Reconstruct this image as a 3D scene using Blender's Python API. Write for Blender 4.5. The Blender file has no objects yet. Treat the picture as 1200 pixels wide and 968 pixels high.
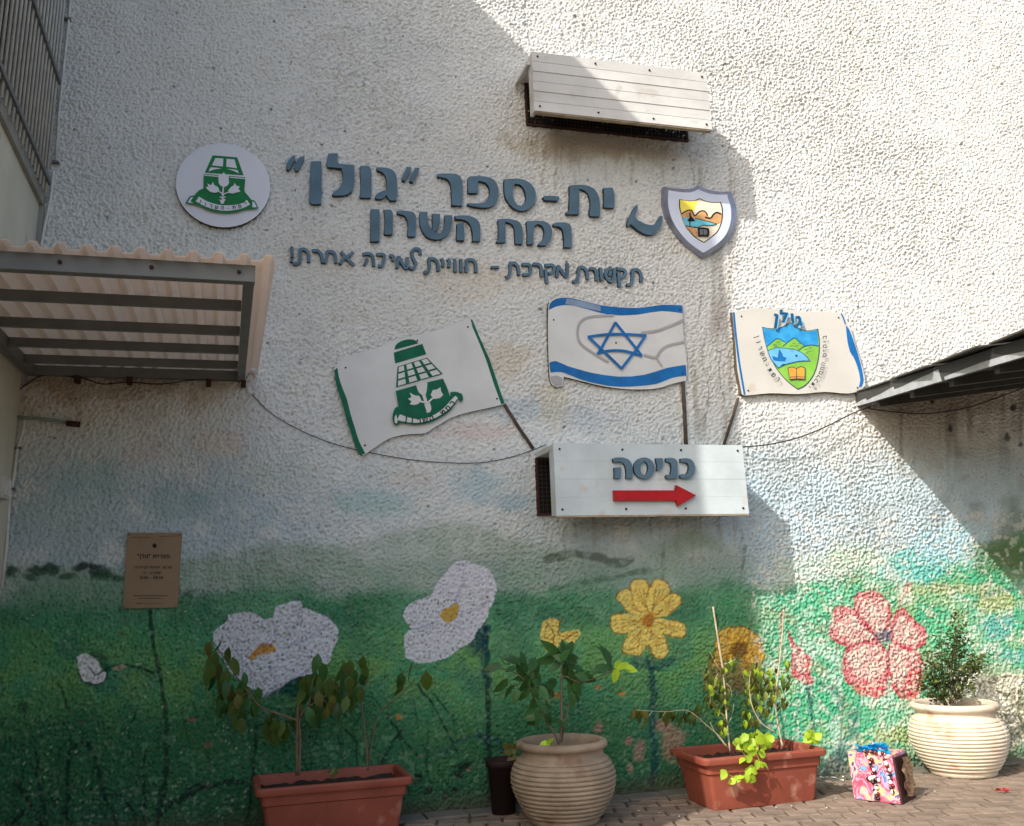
import bpy, bmesh, math, random
import numpy as np
from mathutils import Vector, Matrix, Euler
from mathutils.geometry import tessellate_polygon
random.seed(7); rng = np.random.default_rng(11)
S = bpy.context.scene; C = S.collection

# ------------------------------------------------------------------ camera
F, CX, CY = 1116.675, 583.036, 391.382            # focal length and principal point, photo pixels (1200 wide)
YAW, PITCH, ROLL = 0.277112689, 0.262887474, -0.0316520548
D, HC = 7.266865, 1.5                             # distance to the wall plane y = 0, eye height
fwd = np.array([math.sin(YAW)*math.cos(PITCH), math.cos(YAW)*math.cos(PITCH), math.sin(PITCH)])
rt = np.array([math.cos(YAW), -math.sin(YAW), 0.0]); up = np.cross(rt, fwd)
RT = math.cos(ROLL)*rt + math.sin(ROLL)*up; UP = -math.sin(ROLL)*rt + math.cos(ROLL)*up
cam = bpy.data.objects.new('camera', bpy.data.cameras.new('camera')); C.objects.link(cam); S.camera = cam
cam.matrix_world = Matrix(((RT[0], UP[0], -fwd[0], 0), (RT[1], UP[1], -fwd[1], -D), (RT[2], UP[2], -fwd[2], HC), (0, 0, 0, 1)))
cam.data.sensor_width = 36; cam.data.sensor_fit = 'HORIZONTAL'; cam.data.lens = F/1200*36
cam.data.shift_x = (600-CX)/1200; cam.data.shift_y = (CY-484)/1200
cam.data.clip_start = 0.05; cam.data.clip_end = 500
# ------------------------------------------------------------------ light
SUN = Vector((1.42, 1.0, -1.38)).normalized()     # direction the light travels
w = bpy.data.worlds.new('World'); S.world = w; w.use_nodes = True
nt = w.node_tree; bg = nt.nodes['Background']; sky = nt.nodes.new('ShaderNodeTexSky')
sky.sky_type = 'NISHITA'; sky.sun_disc = False
sky.sun_elevation = math.asin(-SUN.z); sky.sun_rotation = math.atan2(-SUN.x, -SUN.y)
sky.air_density = 1.0; sky.dust_density = 3.0; sky.ozone_density = 0.1
nt.links.new(sky.outputs[0], bg.inputs[0]); bg.inputs[1].default_value = 0.15
sl = bpy.data.lights.new('sun', 'SUN'); sl.energy = 2.85; sl.angle = math.radians(0.4); sl.color = (1.0, 0.965, 0.91)
so = bpy.data.objects.new('sun', sl); C.objects.link(so); so.rotation_euler = SUN.to_track_quat('-Z', 'Y').to_euler(); so.location = (-6, -4, 9)
S.view_settings.view_transform = 'Standard'; S.view_settings.look = 'None'; S.view_settings.exposure = 0.80
S.render.engine = 'CYCLES'; S.cycles.use_denoising = True; S.cycles.max_bounces = 6; S.cycles.diffuse_bounces = 4
try: S.cycles.denoising_input_passes = 'RGB_ALBEDO_NORMAL'
except Exception: pass

# ------------------------------------------------------------------ measuring helpers
def ray(px, py): return RT*((px-CX)/F) + UP*(-(py-CY)/F) + fwd
def W(px, py, y=0.0):                              # photo pixel -> point on the plane at depth y
    r = ray(px, py); t = (D+y)/r[1]; return Vector((r[0]*t, y, HC+r[2]*t))
def G(px, py, z=0.0):                              # photo pixel -> point at height z
    r = ray(px, py); t = (z-HC)/r[2]; return Vector((r[0]*t, r[1]*t-D, z))
def X(px, py, x):                                  # photo pixel -> point on the plane at x
    r = ray(px, py); t = x/r[0]; return Vector((x, r[1]*t-D, HC+r[2]*t))
def proj(p):
    v = np.asarray(p, float) - np.array([0, -D, HC]); z = v@fwd
    return CX+F*(v@RT)/z, CY-F*(v@UP)/z
def lin(c): c = c/255.0; return c/12.92 if c <= 0.04045 else ((c+0.055)/1.055)**2.4
def rgb(r, g, b): return (lin(r), lin(g), lin(b))

# ------------------------------------------------------------------ object helpers
def tag(o, label=None, cat=None, group=None, kind=None):
    if label: o['label'] = label
    if cat: o['category'] = cat
    if group: o['group'] = group
    if kind: o['kind'] = kind
    return o
def empty(name, loc=(0, 0, 0), label=None, cat=None, group=None):
    o = bpy.data.objects.new(name, None); C.objects.link(o); o.location = loc; o.empty_display_size = 0.1
    return tag(o, label, cat, group)
def setparent(o, p):
    o.parent = p; o.matrix_parent_inverse = Matrix.Translation(p.location).inverted() if p.type == 'EMPTY' else Matrix.Identity(4)
class MB:
    def __init__(s): s.v = []; s.f = []; s.mi = []; s.smooth = []
    def add(s, verts, faces, mi=0, sm=False):
        n = len(s.v); s.v += [tuple(v) for v in verts]
        for f in faces: s.f.append(tuple(i+n for i in f)); s.mi.append(mi); s.smooth.append(sm)
        return s
    def box(s, a, b, mi=0, bev=0.0):
        x0, y0, z0 = a; x1, y1, z1 = b
        v = [(x0,y0,z0),(x1,y0,z0),(x1,y1,z0),(x0,y1,z0),(x0,y0,z1),(x1,y0,z1),(x1,y1,z1),(x0,y1,z1)]
        return s.add(v, [(0,3,2,1),(4,5,6,7),(0,1,5,4),(1,2,6,5),(2,3,7,6),(3,0,4,7)], mi)
    def hexa(s, v, mi=0):
        return s.add(v, [(0,3,2,1),(4,5,6,7),(0,1,5,4),(1,2,6,5),(2,3,7,6),(3,0,4,7)], mi)
    def tube(s, pts, r, n=6, mi=0, sm=True):
        pts = [Vector(p) for p in pts]; rr = r if isinstance(r, (list, tuple)) else [r]*len(pts)
        rings = []
        for i, p in enumerate(pts):
            t = (pts[min(i+1, len(pts)-1)]-pts[max(i-1, 0)]).normalized()
            a = Vector((0, 0, 1)) if abs(t.z) < 0.9 else Vector((1, 0, 0))
            u = t.cross(a).normalized(); w_ = t.cross(u)
            rings.append([p+(u*math.cos(2*math.pi*k/n)+w_*math.sin(2*math.pi*k/n))*rr[i] for k in range(n)])
        v = [q for ring in rings for q in ring]; f = []
        for i in range(len(pts)-1):
            for k in range(n): f.append((i*n+k, i*n+(k+1) % n, (i+1)*n+(k+1) % n, (i+1)*n+k))
        f.append(tuple(range(n))); f.append(tuple(reversed(range((len(pts)-1)*n, len(pts)*n))))
        return s.add(v, f, mi, sm)
    def lathe(s, prof, c, n=48, mi=0, sm=True, jit=None):
        v = []; f = []; m = len(prof)
        for i, (r, z) in enumerate(prof):
            for k in range(n):
                a = 2*math.pi*k/n; v.append((c[0]+r*math.cos(a), c[1]+r*math.sin(a), c[2]+z))
        for i in range(m-1):
            for k in range(n): f.append((i*n+k, i*n+(k+1) % n, (i+1)*n+(k+1) % n, (i+1)*n+k))
        return s.add(v, f, mi, sm)
    def mesh(s, name):
        me = bpy.data.meshes.new(name); me.from_pydata(s.v, [], s.f)
        me.polygons.foreach_set('material_index', s.mi); me.polygons.foreach_set('use_smooth', s.smooth); me.update(); return me
    def build(s, name, mats, parent=None, bevel=0.0, fix=True):
        me = s.mesh(name)
        for m in (mats if isinstance(mats, (list, tuple)) else [mats]): me.materials.append(m)
        if fix or bevel:
            bm = bmesh.new(); bm.from_mesh(me)
            if fix: bmesh.ops.recalc_face_normals(bm, faces=bm.faces)
            if bevel: bmesh.ops.bevel(bm, geom=[e for e in bm.edges if len(e.link_faces) == 2 and e.calc_face_angle(0) > 0.5], offset=bevel, segments=2, profile=0.6, affect='EDGES')
            bm.to_mesh(me); bm.free()
        o = bpy.data.objects.new(name, me); C.objects.link(o)
        if parent: setparent(o, parent)
        return o
def inst(name, me, parent, M):
    o = bpy.data.objects.new(name, me); C.objects.link(o); setparent(o, parent); o.matrix_basis = M; return o

def smooth_poly(P, k=4):
    P = [np.array(p, float) for p in P]; n = len(P); out = []
    for i in range(n):
        a, b, c, d = P[i-1], P[i], P[(i+1) % n], P[(i+2) % n]
        def ang(u, v, w_):
            e, g = v-u, w_-v; l = np.linalg.norm(e)*np.linalg.norm(g)+1e-9
            return math.degrees(math.acos(max(-1, min(1, float(e@g)/l))))
        sb, sc = ang(a, b, c) > 50, ang(b, c, d) > 50
        m0 = (c-b) if sb else (c-a)/2; m1 = (c-b) if sc else (d-b)/2
        for j in range(k):
            t = j/k; h = (2*t**3-3*t*t+1, t**3-2*t*t+t, -2*t**3+3*t*t, t**3-t*t)
            out.append(h[0]*b+h[1]*m0+h[2]*c+h[3]*m1)
    return [(float(p[0]), float(p[1])) for p in out]
def smooth_line(P, k=5):
    P = [np.array(p, float) for p in P]; out = []
    for i in range(len(P)-1):
        a = P[max(i-1, 0)]; b = P[i]; c = P[i+1]; d = P[min(i+2, len(P)-1)]
        m0, m1 = (c-a)/2, (d-b)/2
        for j in range(k):
            t = j/k; out.append((2*t**3-3*t*t+1)*b+(t**3-2*t*t+t)*m0+(-2*t**3+3*t*t)*c+(t**3-t*t)*m1)
    out.append(P[-1]); return [tuple(float(q) for q in p) for p in out]
def stroke_poly(P, wd, sm=True, taper=False):
    if sm and len(P) > 2: P = smooth_line(P, 5)
    P = [np.array(p, float) for p in P]; L = []; R_ = []
    for i, p in enumerate(P):
        t = P[min(i+1, len(P)-1)]-P[max(i-1, 0)]; t = t/(np.linalg.norm(t)+1e-9); nrm = np.array([-t[1], t[0]])
        h = wd/2
        if i == 0: p = p-t*h*0.4
        if i == len(P)-1: p = p+t*h*0.4
        L.append(p+nrm*h); R_.append(p-nrm*h)
    return [tuple(q) for q in L+R_[::-1]]
def slab(mb, poly, m, yf, yb, holes=(), mi=0, side=None):
    """poly: outline in picture units, m: maps to photo pixels; front at depth yf, back at depth yb (None = flat print)"""
    loops = [poly]+list(holes)
    wl = [[W(*m(x, y), yf) for x, y in lp] for lp in loops]
    tri = tessellate_polygon([[Vector((p.x, p.z, 0)) for p in lp] for lp in wl])
    flat = [p for lp in wl for p in lp]; fr = []
    for a, b, c in tri:
        pa, pb, pc = flat[a], flat[b], flat[c]
        cr = (pb.x-pa.x)*(pc.z-pa.z)-(pb.z-pa.z)*(pc.x-pa.x)
        fr.append((a, b, c) if cr > 0 else (a, c, b))
    mb.add(flat, fr, mi)
    if yb is not None:
        for lp in wl:
            n = len(lp); v = lp+[Vector((p.x, yb, p.z)) for p in lp]
            mb.add(v, [(i, (i+1) % n, n+(i+1) % n, n+i) for i in range(n)], side if side is not None else mi)
def cm(ox, oy, s): return lambda x, y: (ox+x/s, oy+y/s)
IDM = lambda x, y: (x, y)

# ------------------------------------------------------------------ glyphs (Hebrew letters of the bundled font), cached as flat triangles
_g = {}
def glyph(ch, bold=0.0):
    k = (ch, bold)
    if k not in _g:
        cu = bpy.data.curves.new('glyph', 'FONT'); cu.body = ch; cu.size = 1.0; cu.offset = bold; cu.resolution_u = 2; cu.align_x = 'LEFT'
        ob = bpy.data.objects.new('glyph', cu); C.objects.link(ob)
        dg = bpy.context.evaluated_depsgraph_get(); dg.update(); ev = ob.evaluated_get(dg); me = ev.to_mesh()
        v = [(p.co.x, p.co.y) for p in me.vertices]; f = [tuple(p.vertices) for p in me.polygons]; ev.to_mesh_clear()
        bpy.data.objects.remove(ob); bpy.data.curves.remove(cu)
        wd = (max(p[0] for p in v)-min(p[0] for p in v)) if v else 0.3; x0 = min(p[0] for p in v) if v else 0
        _g[k] = ([(a-x0, b) for a, b in v], f, wd)
    return _g[k]
def text_line(mb, s, cx, cy, size, m, yf, ang=0.0, bold=0.01, gap=0.09, mi=0, maxw=None, latin=False):
    """Hebrew given in reading order: laid from right to left (digits in runs stay left to right)"""
    out = []; i = 0
    while i < len(s):
        if s[i].isdigit() or s[i] == ':':
            j = i
            while j < len(s) and (s[j].isdigit() or s[j] == ':'): j += 1
            out += list(s[i:j])[::-1]; i = j
        else: out.append(s[i]); i += 1
    vis = out[::-1]; wds = [0.28 if c == ' ' else glyph(c, bold)[2] for c in vis]
    tot = sum(wds)+gap*(len(vis)-1); sx = size
    if maxw: sx = maxw/tot
    x = -tot/2; ca, sa = math.cos(ang), math.sin(ang)
    for c, wd in zip(vis, wds):
        if c != ' ':
            v, f, _ = glyph(c, bold)
            P = []
            for a, b in v:
                u, q = (x+a)*sx, (b-0.3)*size
                P.append(W(*m(cx+u*ca+q*sa, cy+u*sa-q*ca), yf))
            mb.add(P, f, mi)
        x += wd+gap
def text_path(mb, s, path, size, m, yf, bold=0.01, mi=0):
    """one glyph per step along a path that runs in reading order; the top of each letter points to the left of travel reversed"""
    path = smooth_line(path, 12); P = np.array(path); seg = np.linalg.norm(np.diff(P, axis=0), axis=1); cum = np.concatenate([[0], np.cumsum(seg)])
    n = len(s)
    for i, c in enumerate(s):
        if c == ' ': continue
        d = cum[-1]*(i+0.5)/n; k = min(np.searchsorted(cum, d), len(P)-1); k = max(k, 1)
        t = (P[k]-P[k-1])/(seg[k-1]+1e-9); p = P[k-1]+t*(d-cum[k-1])
        ang = math.atan2(-t[1], -t[0])            # letter's right-hand side points back along the path
        v, f, wd = glyph(c, bold); ca, sa = math.cos(ang), math.sin(ang); Q = []
        for a, b in v:
            u, q = (a-wd/2)*size, (b-0.3)*size
            Q.append(W(*m(p[0]+u*ca+q*sa, p[1]+u*sa-q*ca), yf))
        mb.add(Q, f, mi)

# ------------------------------------------------------------------ materials
def mat(name, col, rough=0.7, noise=0.0, nscale=8.0, bump=0.0, bscale=60.0, col2=None, metal=0.0, spec=0.3, trans=None, rand=0.0, coords='Object', detail=4.0, stain=None):
    m = bpy.data.materials.new(name); m.use_nodes = True; n = m.node_tree; b = n.nodes['Principled BSDF']
    b.inputs['Roughness'].default_value = rough; b.inputs['Metallic'].default_value = metal; b.inputs['Specular IOR Level'].default_value = spec
    tc = n.nodes.new('ShaderNodeTexCoord'); csrc = None
    if col2 or noise:
        nz = n.nodes.new('ShaderNodeTexNoise'); nz.inputs['Scale'].default_value = nscale; nz.inputs['Detail'].default_value = detail; n.links.new(tc.outputs[coords], nz.inputs['Vector'])
        mx = n.nodes.new('ShaderNodeMix'); mx.data_type = 'RGBA'
        rp = n.nodes.new('ShaderNodeMapRange'); rp.inputs[1].default_value = 0.35; rp.inputs[2].default_value = 0.65; n.links.new(nz.outputs['Fac'], rp.inputs[0])
        n.links.new(rp.outputs[0], mx.inputs[0]); mx.inputs[6].default_value = (*col, 1)
        c2 = col2 if col2 else tuple(c*(1-noise) for c in col); mx.inputs[7].default_value = (*c2, 1); csrc = mx.outputs[2]
    if stain:
        nz = n.nodes.new('ShaderNodeTexNoise'); nz.inputs['Scale'].default_value = stain[1]; nz.inputs['Detail'].default_value = 6; n.links.new(tc.outputs[coords], nz.inputs['Vector'])
        rp = n.nodes.new('ShaderNodeMapRange'); rp.inputs[1].default_value = stain[2]; rp.inputs[2].default_value = stain[2]+0.1; n.links.new(nz.outputs['Fac'], rp.inputs[0])
        mx = n.nodes.new('ShaderNodeMix'); mx.data_type = 'RGBA'; n.links.new(rp.outputs[0], mx.inputs[0])
        if csrc: n.links.new(csrc, mx.inputs[6])
        else: mx.inputs[6].default_value = (*col, 1)
        mx.inputs[7].default_value = (*stain[0], 1); csrc = mx.outputs[2]
    if rand:
        oi = n.nodes.new('ShaderNodeObjectInfo'); hs = n.nodes.new('ShaderNodeHueSaturation'); mr = n.nodes.new('ShaderNodeMapRange')
        mr.inputs[3].default_value = 1-rand; mr.inputs[4].default_value = 1+rand; n.links.new(oi.outputs['Random'], mr.inputs[0]); n.links.new(mr.outputs[0], hs.inputs['Value'])
        if csrc: n.links.new(csrc, hs.inputs['Color'])
        else: hs.inputs['Color'].default_value = (*col, 1)
        csrc = hs.outputs[0]
    if csrc: n.links.new(csrc, b.inputs['Base Color'])
    else: b.inputs['Base Color'].default_value = (*col, 1)
    if bump:
        nb = n.nodes.new('ShaderNodeTexNoise'); nb.inputs['Scale'].default_value = bscale; nb.inputs['Detail'].default_value = 5; n.links.new(tc.outputs[coords], nb.inputs['Vector'])
        bp = n.nodes.new('ShaderNodeBump'); bp.inputs['Strength'].default_value = 0.6; bp.inputs['Distance'].default_value = bump; n.links.new(nb.outputs['Fac'], bp.inputs['Height']); n.links.new(bp.outputs[0], b.inputs['Normal'])
    if trans:
        td = n.nodes.new('ShaderNodeBsdfTranslucent'); td.inputs[0].default_value = (*trans[0], 1); ms = n.nodes.new('ShaderNodeMixShader'); ms.inputs[0].default_value = trans[1]
        n.links.new(b.outputs[0], ms.inputs[1]); n.links.new(td.outputs[0], ms.inputs[2]); n.links.new(ms.outputs[0], n.nodes['Material Output'].inputs[0])
    return m
M = {}
M['letter'] = mat('blue_grey_plastic', rgb(92, 120, 136), 0.55, 0.25, 6, 0.002, 40, rand=0.06)
M['letter_side'] = mat('dark_blue_edge', rgb(48, 66, 82), 0.7)
M['white_paint'] = mat('chalky_white_paint', rgb(208, 206, 200), 0.75, 0.16, 3, 0.004, 22, stain=(rgb(190, 184, 174), 7, 0.60))
M['sign_paint'] = mat('pale_blue_white_paint', rgb(200, 210, 210), 0.7, 0.14, 4, 0.003, 26, stain=(rgb(196, 186, 172), 5, 0.60))
M['wood_edge'] = mat('old_beige_edge', rgb(176, 158, 132), 0.85, 0.3, 12, 0.002, 50)
M['black'] = mat('black_recess', rgb(18, 16, 16), 0.9)
M['rust'] = mat('rusty_brown_frame', rgb(74, 44, 38), 0.8, 0.4, 20)
M['wire'] = mat('dark_mesh_wire', rgb(60, 54, 48), 0.7)
M['red'] = mat('red_painted_board', rgb(176, 22, 28), 0.45, 0.2, 10)
M['disc'] = mat('pale_lilac_grey_panel', rgb(222, 222, 228), 0.5, 0.05, 3)
M['green'] = mat('emblem_green', rgb(14, 122, 62), 0.6, 0.15, 12)
M['dkgreen'] = mat('flag_dark_green', rgb(10, 104, 74), 0.7, 0.25, 14)
M['ink'] = mat('dark_green_ink', rgb(24, 58, 44), 0.7)
M['blackink'] = mat('black_ink', rgb(20, 18, 16), 0.7)
M['flag_white'] = mat('weathered_white_board', rgb(218, 217, 212), 0.75, 0.12, 3, 0.002, 25)
M['flag_cream'] = mat('stained_cream_board', rgb(206, 202, 192), 0.75, 0.10, 2.2, 0.002, 25, stain=(rgb(190, 172, 146), 3.0, 0.62))
M['board_edge'] = mat('flaking_brown_edge', rgb(98, 88, 74), 0.9, 0.4, 30)
M['blue'] = mat('flag_blue_paint', rgb(22, 110, 178), 0.55, 0.25, 9)
M['navy'] = mat('deep_blue_paint', rgb(24, 84, 124), 0.6, 0.2, 9)
M['faded'] = mat('faded_blue_patch', rgb(140, 160, 182), 0.7, 0.2, 12)
M['shade_grey'] = mat('painted_grey_fold', rgb(172, 170, 168), 0.8, 0.1, 8)
M['sky_blue'] = mat('shield_sky_blue', rgb(26, 128, 192), 0.6, 0.3, 10, col2=rgb(60, 160, 210))
M['water'] = mat('shield_water_blue', rgb(112, 186, 226), 0.6, 0.15, 8)
M['lime'] = mat('shield_lime_green', rgb(138, 196, 74), 0.6, 0.2, 8)
M['orange'] = mat('shield_orange', rgb(232, 164, 62), 0.6, 0.2, 12)
M['silver'] = mat('brushed_silver_rim', rgb(160, 164, 186), 0.35, 0.3, 6, metal=0.55, spec=0.5)
M['plate'] = mat('pearl_white_plate', rgb(214, 220, 232), 0.35, 0.12, 5, spec=0.5)
M['cream'] = mat('cream_print', rgb(238, 226, 200), 0.6, 0.1, 8)
M['yellow'] = mat('yellow_print', rgb(244, 220, 30), 0.6, col2=rgb(240, 226, 120), nscale=12)
M['hill'] = mat('sandy_hill_print', rgb(222, 168, 110), 0.6, 0.3, 20)
M['aqua'] = mat('aqua_print', rgb(110, 194, 214), 0.6, 0.1, 12)
M['plaque'] = mat('brown_metal_plaque', rgb(140, 112, 84), 0.45, 0.12, 5, metal=0.1, spec=0.4)
M['pole'] = mat('brown_stained_stick', rgb(92, 78, 66), 0.85, 0.3, 20)
M['cable'] = mat('black_cable', rgb(58, 54, 52), 0.6)
M['steel'] = mat('grey_painted_steel', rgb(112, 114, 112), 0.55, 0.2, 6, 0.001, 40, spec=0.4)
M['dark_steel'] = mat('dark_grey_steel', rgb(72, 72, 70), 0.55, 0.25, 6, stain=(rgb(120, 122, 120), 5, 0.66))
M['bare'] = mat('peeled_silver_metal', rgb(178, 182, 184), 0.5, 0.2, 14)
M['sheet'] = mat('pinkish_beige_corrugated_sheet', rgb(232, 220, 208), 0.55, 0.10, 3, 0.0, stain=(rgb(186, 164, 144), 4, 0.66), trans=(rgb(246, 232, 218), 0.66))
M['sheet_grey'] = mat('grey_corrugated_sheet', rgb(84, 80, 74), 0.6, 0.2, 5)
M['plaster'] = mat('cream_plaster', rgb(206, 200, 180), 0.9, 0.12, 2.5, 0.006, 22, stain=(rgb(150, 140, 118), 5, 0.68))
M['plaster_grey'] = mat('grey_plaster', rgb(160, 158, 150), 0.9, 0.2, 5, 0.006, 22)
M['bar'] = mat('cream_painted_bars', rgb(196, 194, 184), 0.6, 0.2, 12)
M['shutter'] = mat('grey_window_slats', rgb(150, 148, 142), 0.6, 0.2, 4)
M['glass'] = mat('dark_window_glass', rgb(40, 44, 42), 0.15, spec=0.5)
M['conduit'] = mat('white_conduit', rgb(222, 220, 212), 0.6, 0.2, 14)
M['terracotta'] = mat('terracotta_plastic', rgb(148, 78, 60), 0.5, 0.25, 4, 0.002, 60, stain=(rgb(180, 128, 108), 5, 0.60))
M['shaded_pot'] = mat('shaded_beige_clay', rgb(160, 142, 120), 0.8, 0.3, 7, 0.005, 36, stain=(rgb(120, 92, 72), 3.6, 0.60))  # stained clay, darkened to hold the shade the middle pot stands in
M['brown_pot'] = mat('dark_brown_plastic', rgb(44, 27, 23), 0.7, 0.2, 6)
M['cream_pot'] = mat('cream_glazed_clay', rgb(218, 204, 180), 0.75, 0.16, 7, 0.005, 36, stain=(rgb(186, 148, 122), 3.6, 0.64))
M['soil'] = mat('dark_potting_soil', rgb(66, 50, 40), 0.95, 0.5, 30, 0.02, 40)
M['bark'] = mat('grey_brown_bark', rgb(112, 98, 76), 0.85, 0.3, 30)
M['drystem'] = mat('pale_dry_stem', rgb(196, 182, 150), 0.8, 0.3, 25)
M['leaf_dark'] = mat('dark_olive_leaf', rgb(84, 104, 46), 0.5, 0.3, 25, rand=0.4, trans=(rgb(110, 140, 40), 0.3))
M['leaf_brown'] = mat('brownish_leaf', rgb(104, 104, 48), 0.5, 0.3, 25, rand=0.35, trans=(rgb(110, 90, 30), 0.25))
M['leaf_green'] = mat('glossy_green_leaf', rgb(62, 104, 54), 0.35, 0.3, 25, rand=0.35, trans=(rgb(80, 120, 40), 0.25))
M['leaf_lime'] = mat('lime_green_leaf', rgb(178, 208, 58), 0.5, 0.2, 25, rand=0.25, trans=(rgb(170, 200, 50), 0.3))
M['leaf_dry'] = mat('dry_olive_leaf', rgb(120, 124, 62), 0.6, 0.3, 25, rand=0.4, trans=(rgb(150, 150, 60), 0.25))
M['leaf_shrub'] = mat('small_shrub_leaf', rgb(44, 66, 38), 0.5, 0.45, 18, col2=rgb(84, 94, 46), trans=(rgb(90, 120, 50), 0.2))
M['paver'] = mat('pinkish_grey_paver', rgb(142, 124, 108), 0.9, 0.3, 6, 0.008, 34, rand=0.16, stain=(rgb(96, 86, 74), 6, 0.60))
M['joint'] = mat('sandy_joint_soil', rgb(88, 76, 62), 0.95, 0.3, 8, 0.004, 60)
M['concrete'] = mat('grey_concrete_strip', rgb(118, 114, 104), 0.9, 0.2, 6, 0.004, 50)

# ------------------------------------------------------------------ numpy painting helpers
def vnoise(x, y, sc, seed=0):
    r = np.random.default_rng(seed).random((64, 64)); X_, Y_ = x/sc, y/sc
    xi = np.floor(X_).astype(int); yi = np.floor(Y_).astype(int); fx = X_-xi; fy = Y_-yi
    fx = fx*fx*(3-2*fx); fy = fy*fy*(3-2*fy); g = lambda a, b: r[a % 64, b % 64]
    return (g(xi, yi)*(1-fx)+g(xi+1, yi)*fx)*(1-fy)+(g(xi, yi+1)*(1-fx)+g(xi+1, yi+1)*fx)*fy
def fbm(x, y, sc, seed=0, o=4):
    s = 0; a = 1; t = 0
    for k in range(o): s = s+a*vnoise(x, y, sc/2**k, seed+k); t += a; a *= 0.5
    return s/t
def sst(x, a, b): t = np.clip((x-a)/(b-a), 0, 1); return t*t*(3-2*t)

# ================================================================== THE WALL (rough sprayed stucco, real relief; the mural is paint on it)
XC = -1.45                                       # inner corner with the building on the left
def grid_axis(a, b, f):
    out = [a]
    while out[-1] < b: out.append(out[-1]+f(out[-1]))
    return np.array(out)
gx = grid_axis(XC, 9.4, lambda x: 0.0070+0.0004*max(x, 0)); gz = grid_axis(-0.03, 8.05, lambda z: 0.0078)
NX, NZ = len(gx), len(gz); XX, ZZ = np.meshgrid(gx, gz); xf, zf = XX.ravel(), ZZ.ravel()
def bandnoise(n, cell, wl, bw, seed, ang=None, stretch=1.0):
    r = np.random.default_rng(seed).standard_normal((n, n)); Fq = np.fft.fft2(r); k = np.fft.fftfreq(n, cell); KX, KY = np.meshgrid(k, k)
    if ang is not None:
        u = KX*math.cos(ang)+KY*math.sin(ang); v = -KX*math.sin(ang)+KY*math.cos(ang); K = np.sqrt((u*stretch)**2+v**2)
    else: K = np.sqrt(KX**2+KY**2)
    g = np.exp(-((K-1/wl)/(bw/wl))**2); o = np.real(np.fft.ifft2(Fq*g)); return o/o.std()
def samp(T, cell, x, z):
    n = T.shape[0]; u, v = x/cell, z/cell; xi = np.floor(u).astype(int); zi = np.floor(v).astype(int); fx = u-xi; fz = v-zi
    return (T[zi % n, xi % n]*(1-fx)+T[zi % n, (xi+1) % n]*fx)*(1-fz)+(T[(zi+1) % n, xi % n]*(1-fx)+T[(zi+1) % n, (xi+1) % n]*fx)*fz
CELL = 0.007
T1 = bandnoise(2048, CELL, 0.046, 0.6, 1, ang=math.radians(40), stretch=1.2)
T2 = bandnoise(2048, CELL, 0.027, 0.4, 2); T3 = bandnoise(1024, CELL, 0.6, 0.8, 3); T4 = bandnoise(2048, CELL, 0.045, 0.7, 4)
n1, n2, n3 = samp(T1, CELL, xf, zf), samp(T2, CELL, xf, zf), samp(T3, CELL, xf, zf)
n4 = samp(T4, CELL, xf, zf); amp = 0.80+0.60*sst(fbm(xf*100, zf*100, 80, 5, 3), 0.3, 0.7)      # the spray varies in coarseness
hgt = (np.tanh(n1*0.8)*0.0050+n2*0.0043)*amp+np.maximum(n1*n2, 0)*0.0012+n3*0.0022-0.0075*sst(-n4, 0.9, 2.0)
yw = -(hgt+0.008)
# photo-pixel coordinates of every wall vertex, used to lay the traced mural outlines on the wall
v = np.stack([xf, np.full_like(xf, D), zf-HC], 1); zc = v@fwd
PX = CX+F*(v@RT)/zc; PY = CY-F*(v@UP)/zc
wx = PX+6*(fbm(PX, PY, 14, 21, 2)-0.5); wy = PY+6*(fbm(PX, PY, 14, 33, 2)-0.5)     # ragged brush edges
COL = np.tile(np.array(rgb(220, 219, 213)), (len(xf), 1))
def mixin(idx, color, a):
    a = np.asarray(a)[:, None] if np.ndim(a) else a
    COL[idx] = COL[idx]*(1-a)+np.array(color)*a
def box_idx(x0, y0, x1, y1): return np.nonzero((wx > x0) & (wx < x1) & (wy > y0) & (wy < y1))[0]
def pip(x, y, P):
    r = np.zeros(len(x), bool); n = len(P)
    for i in range(n):
        (x1, y1), (x2, y2) = P[i], P[(i+1) % n]
        c = ((y1 > y) != (y2 > y)); r ^= c & (x < (x2-x1)*(y-y1)/((y2-y1) or 1e-9)+x1)
    return r
def poly(P, color, a=1.0, sm=True, var=0.0, seed=0):
    if sm: P = smooth_poly(P, 4)
    xs = [p[0] for p in P]; ys = [p[1] for p in P]; I = box_idx(min(xs), min(ys), max(xs), max(ys)); I = I[pip(wx[I], wy[I], P)]
    al = np.full(len(I), a)
    if var: al = al*(1-var*sst(fbm(PX[I], PY[I], 9, 50+seed, 3), 0.45, 0.62))
    mixin(I, color, al); return I
def dist_line(x, y, P):
    d = np.full(len(x), 1e9); tt = np.zeros(len(x)); n = len(P)-1
    for i in range(n):
        ax, ay = P[i]; bx, by = P[i+1]; L = (bx-ax)**2+(by-ay)**2+1e-9; t = np.clip(((x-ax)*(bx-ax)+(y-ay)*(by-ay))/L, 0, 1)
        q = np.hypot(x-ax-t*(bx-ax), y-ay-t*(by-ay)); k = q < d; d[k] = q[k]; tt[k] = (i+t[k])/n
    return d, tt
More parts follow.
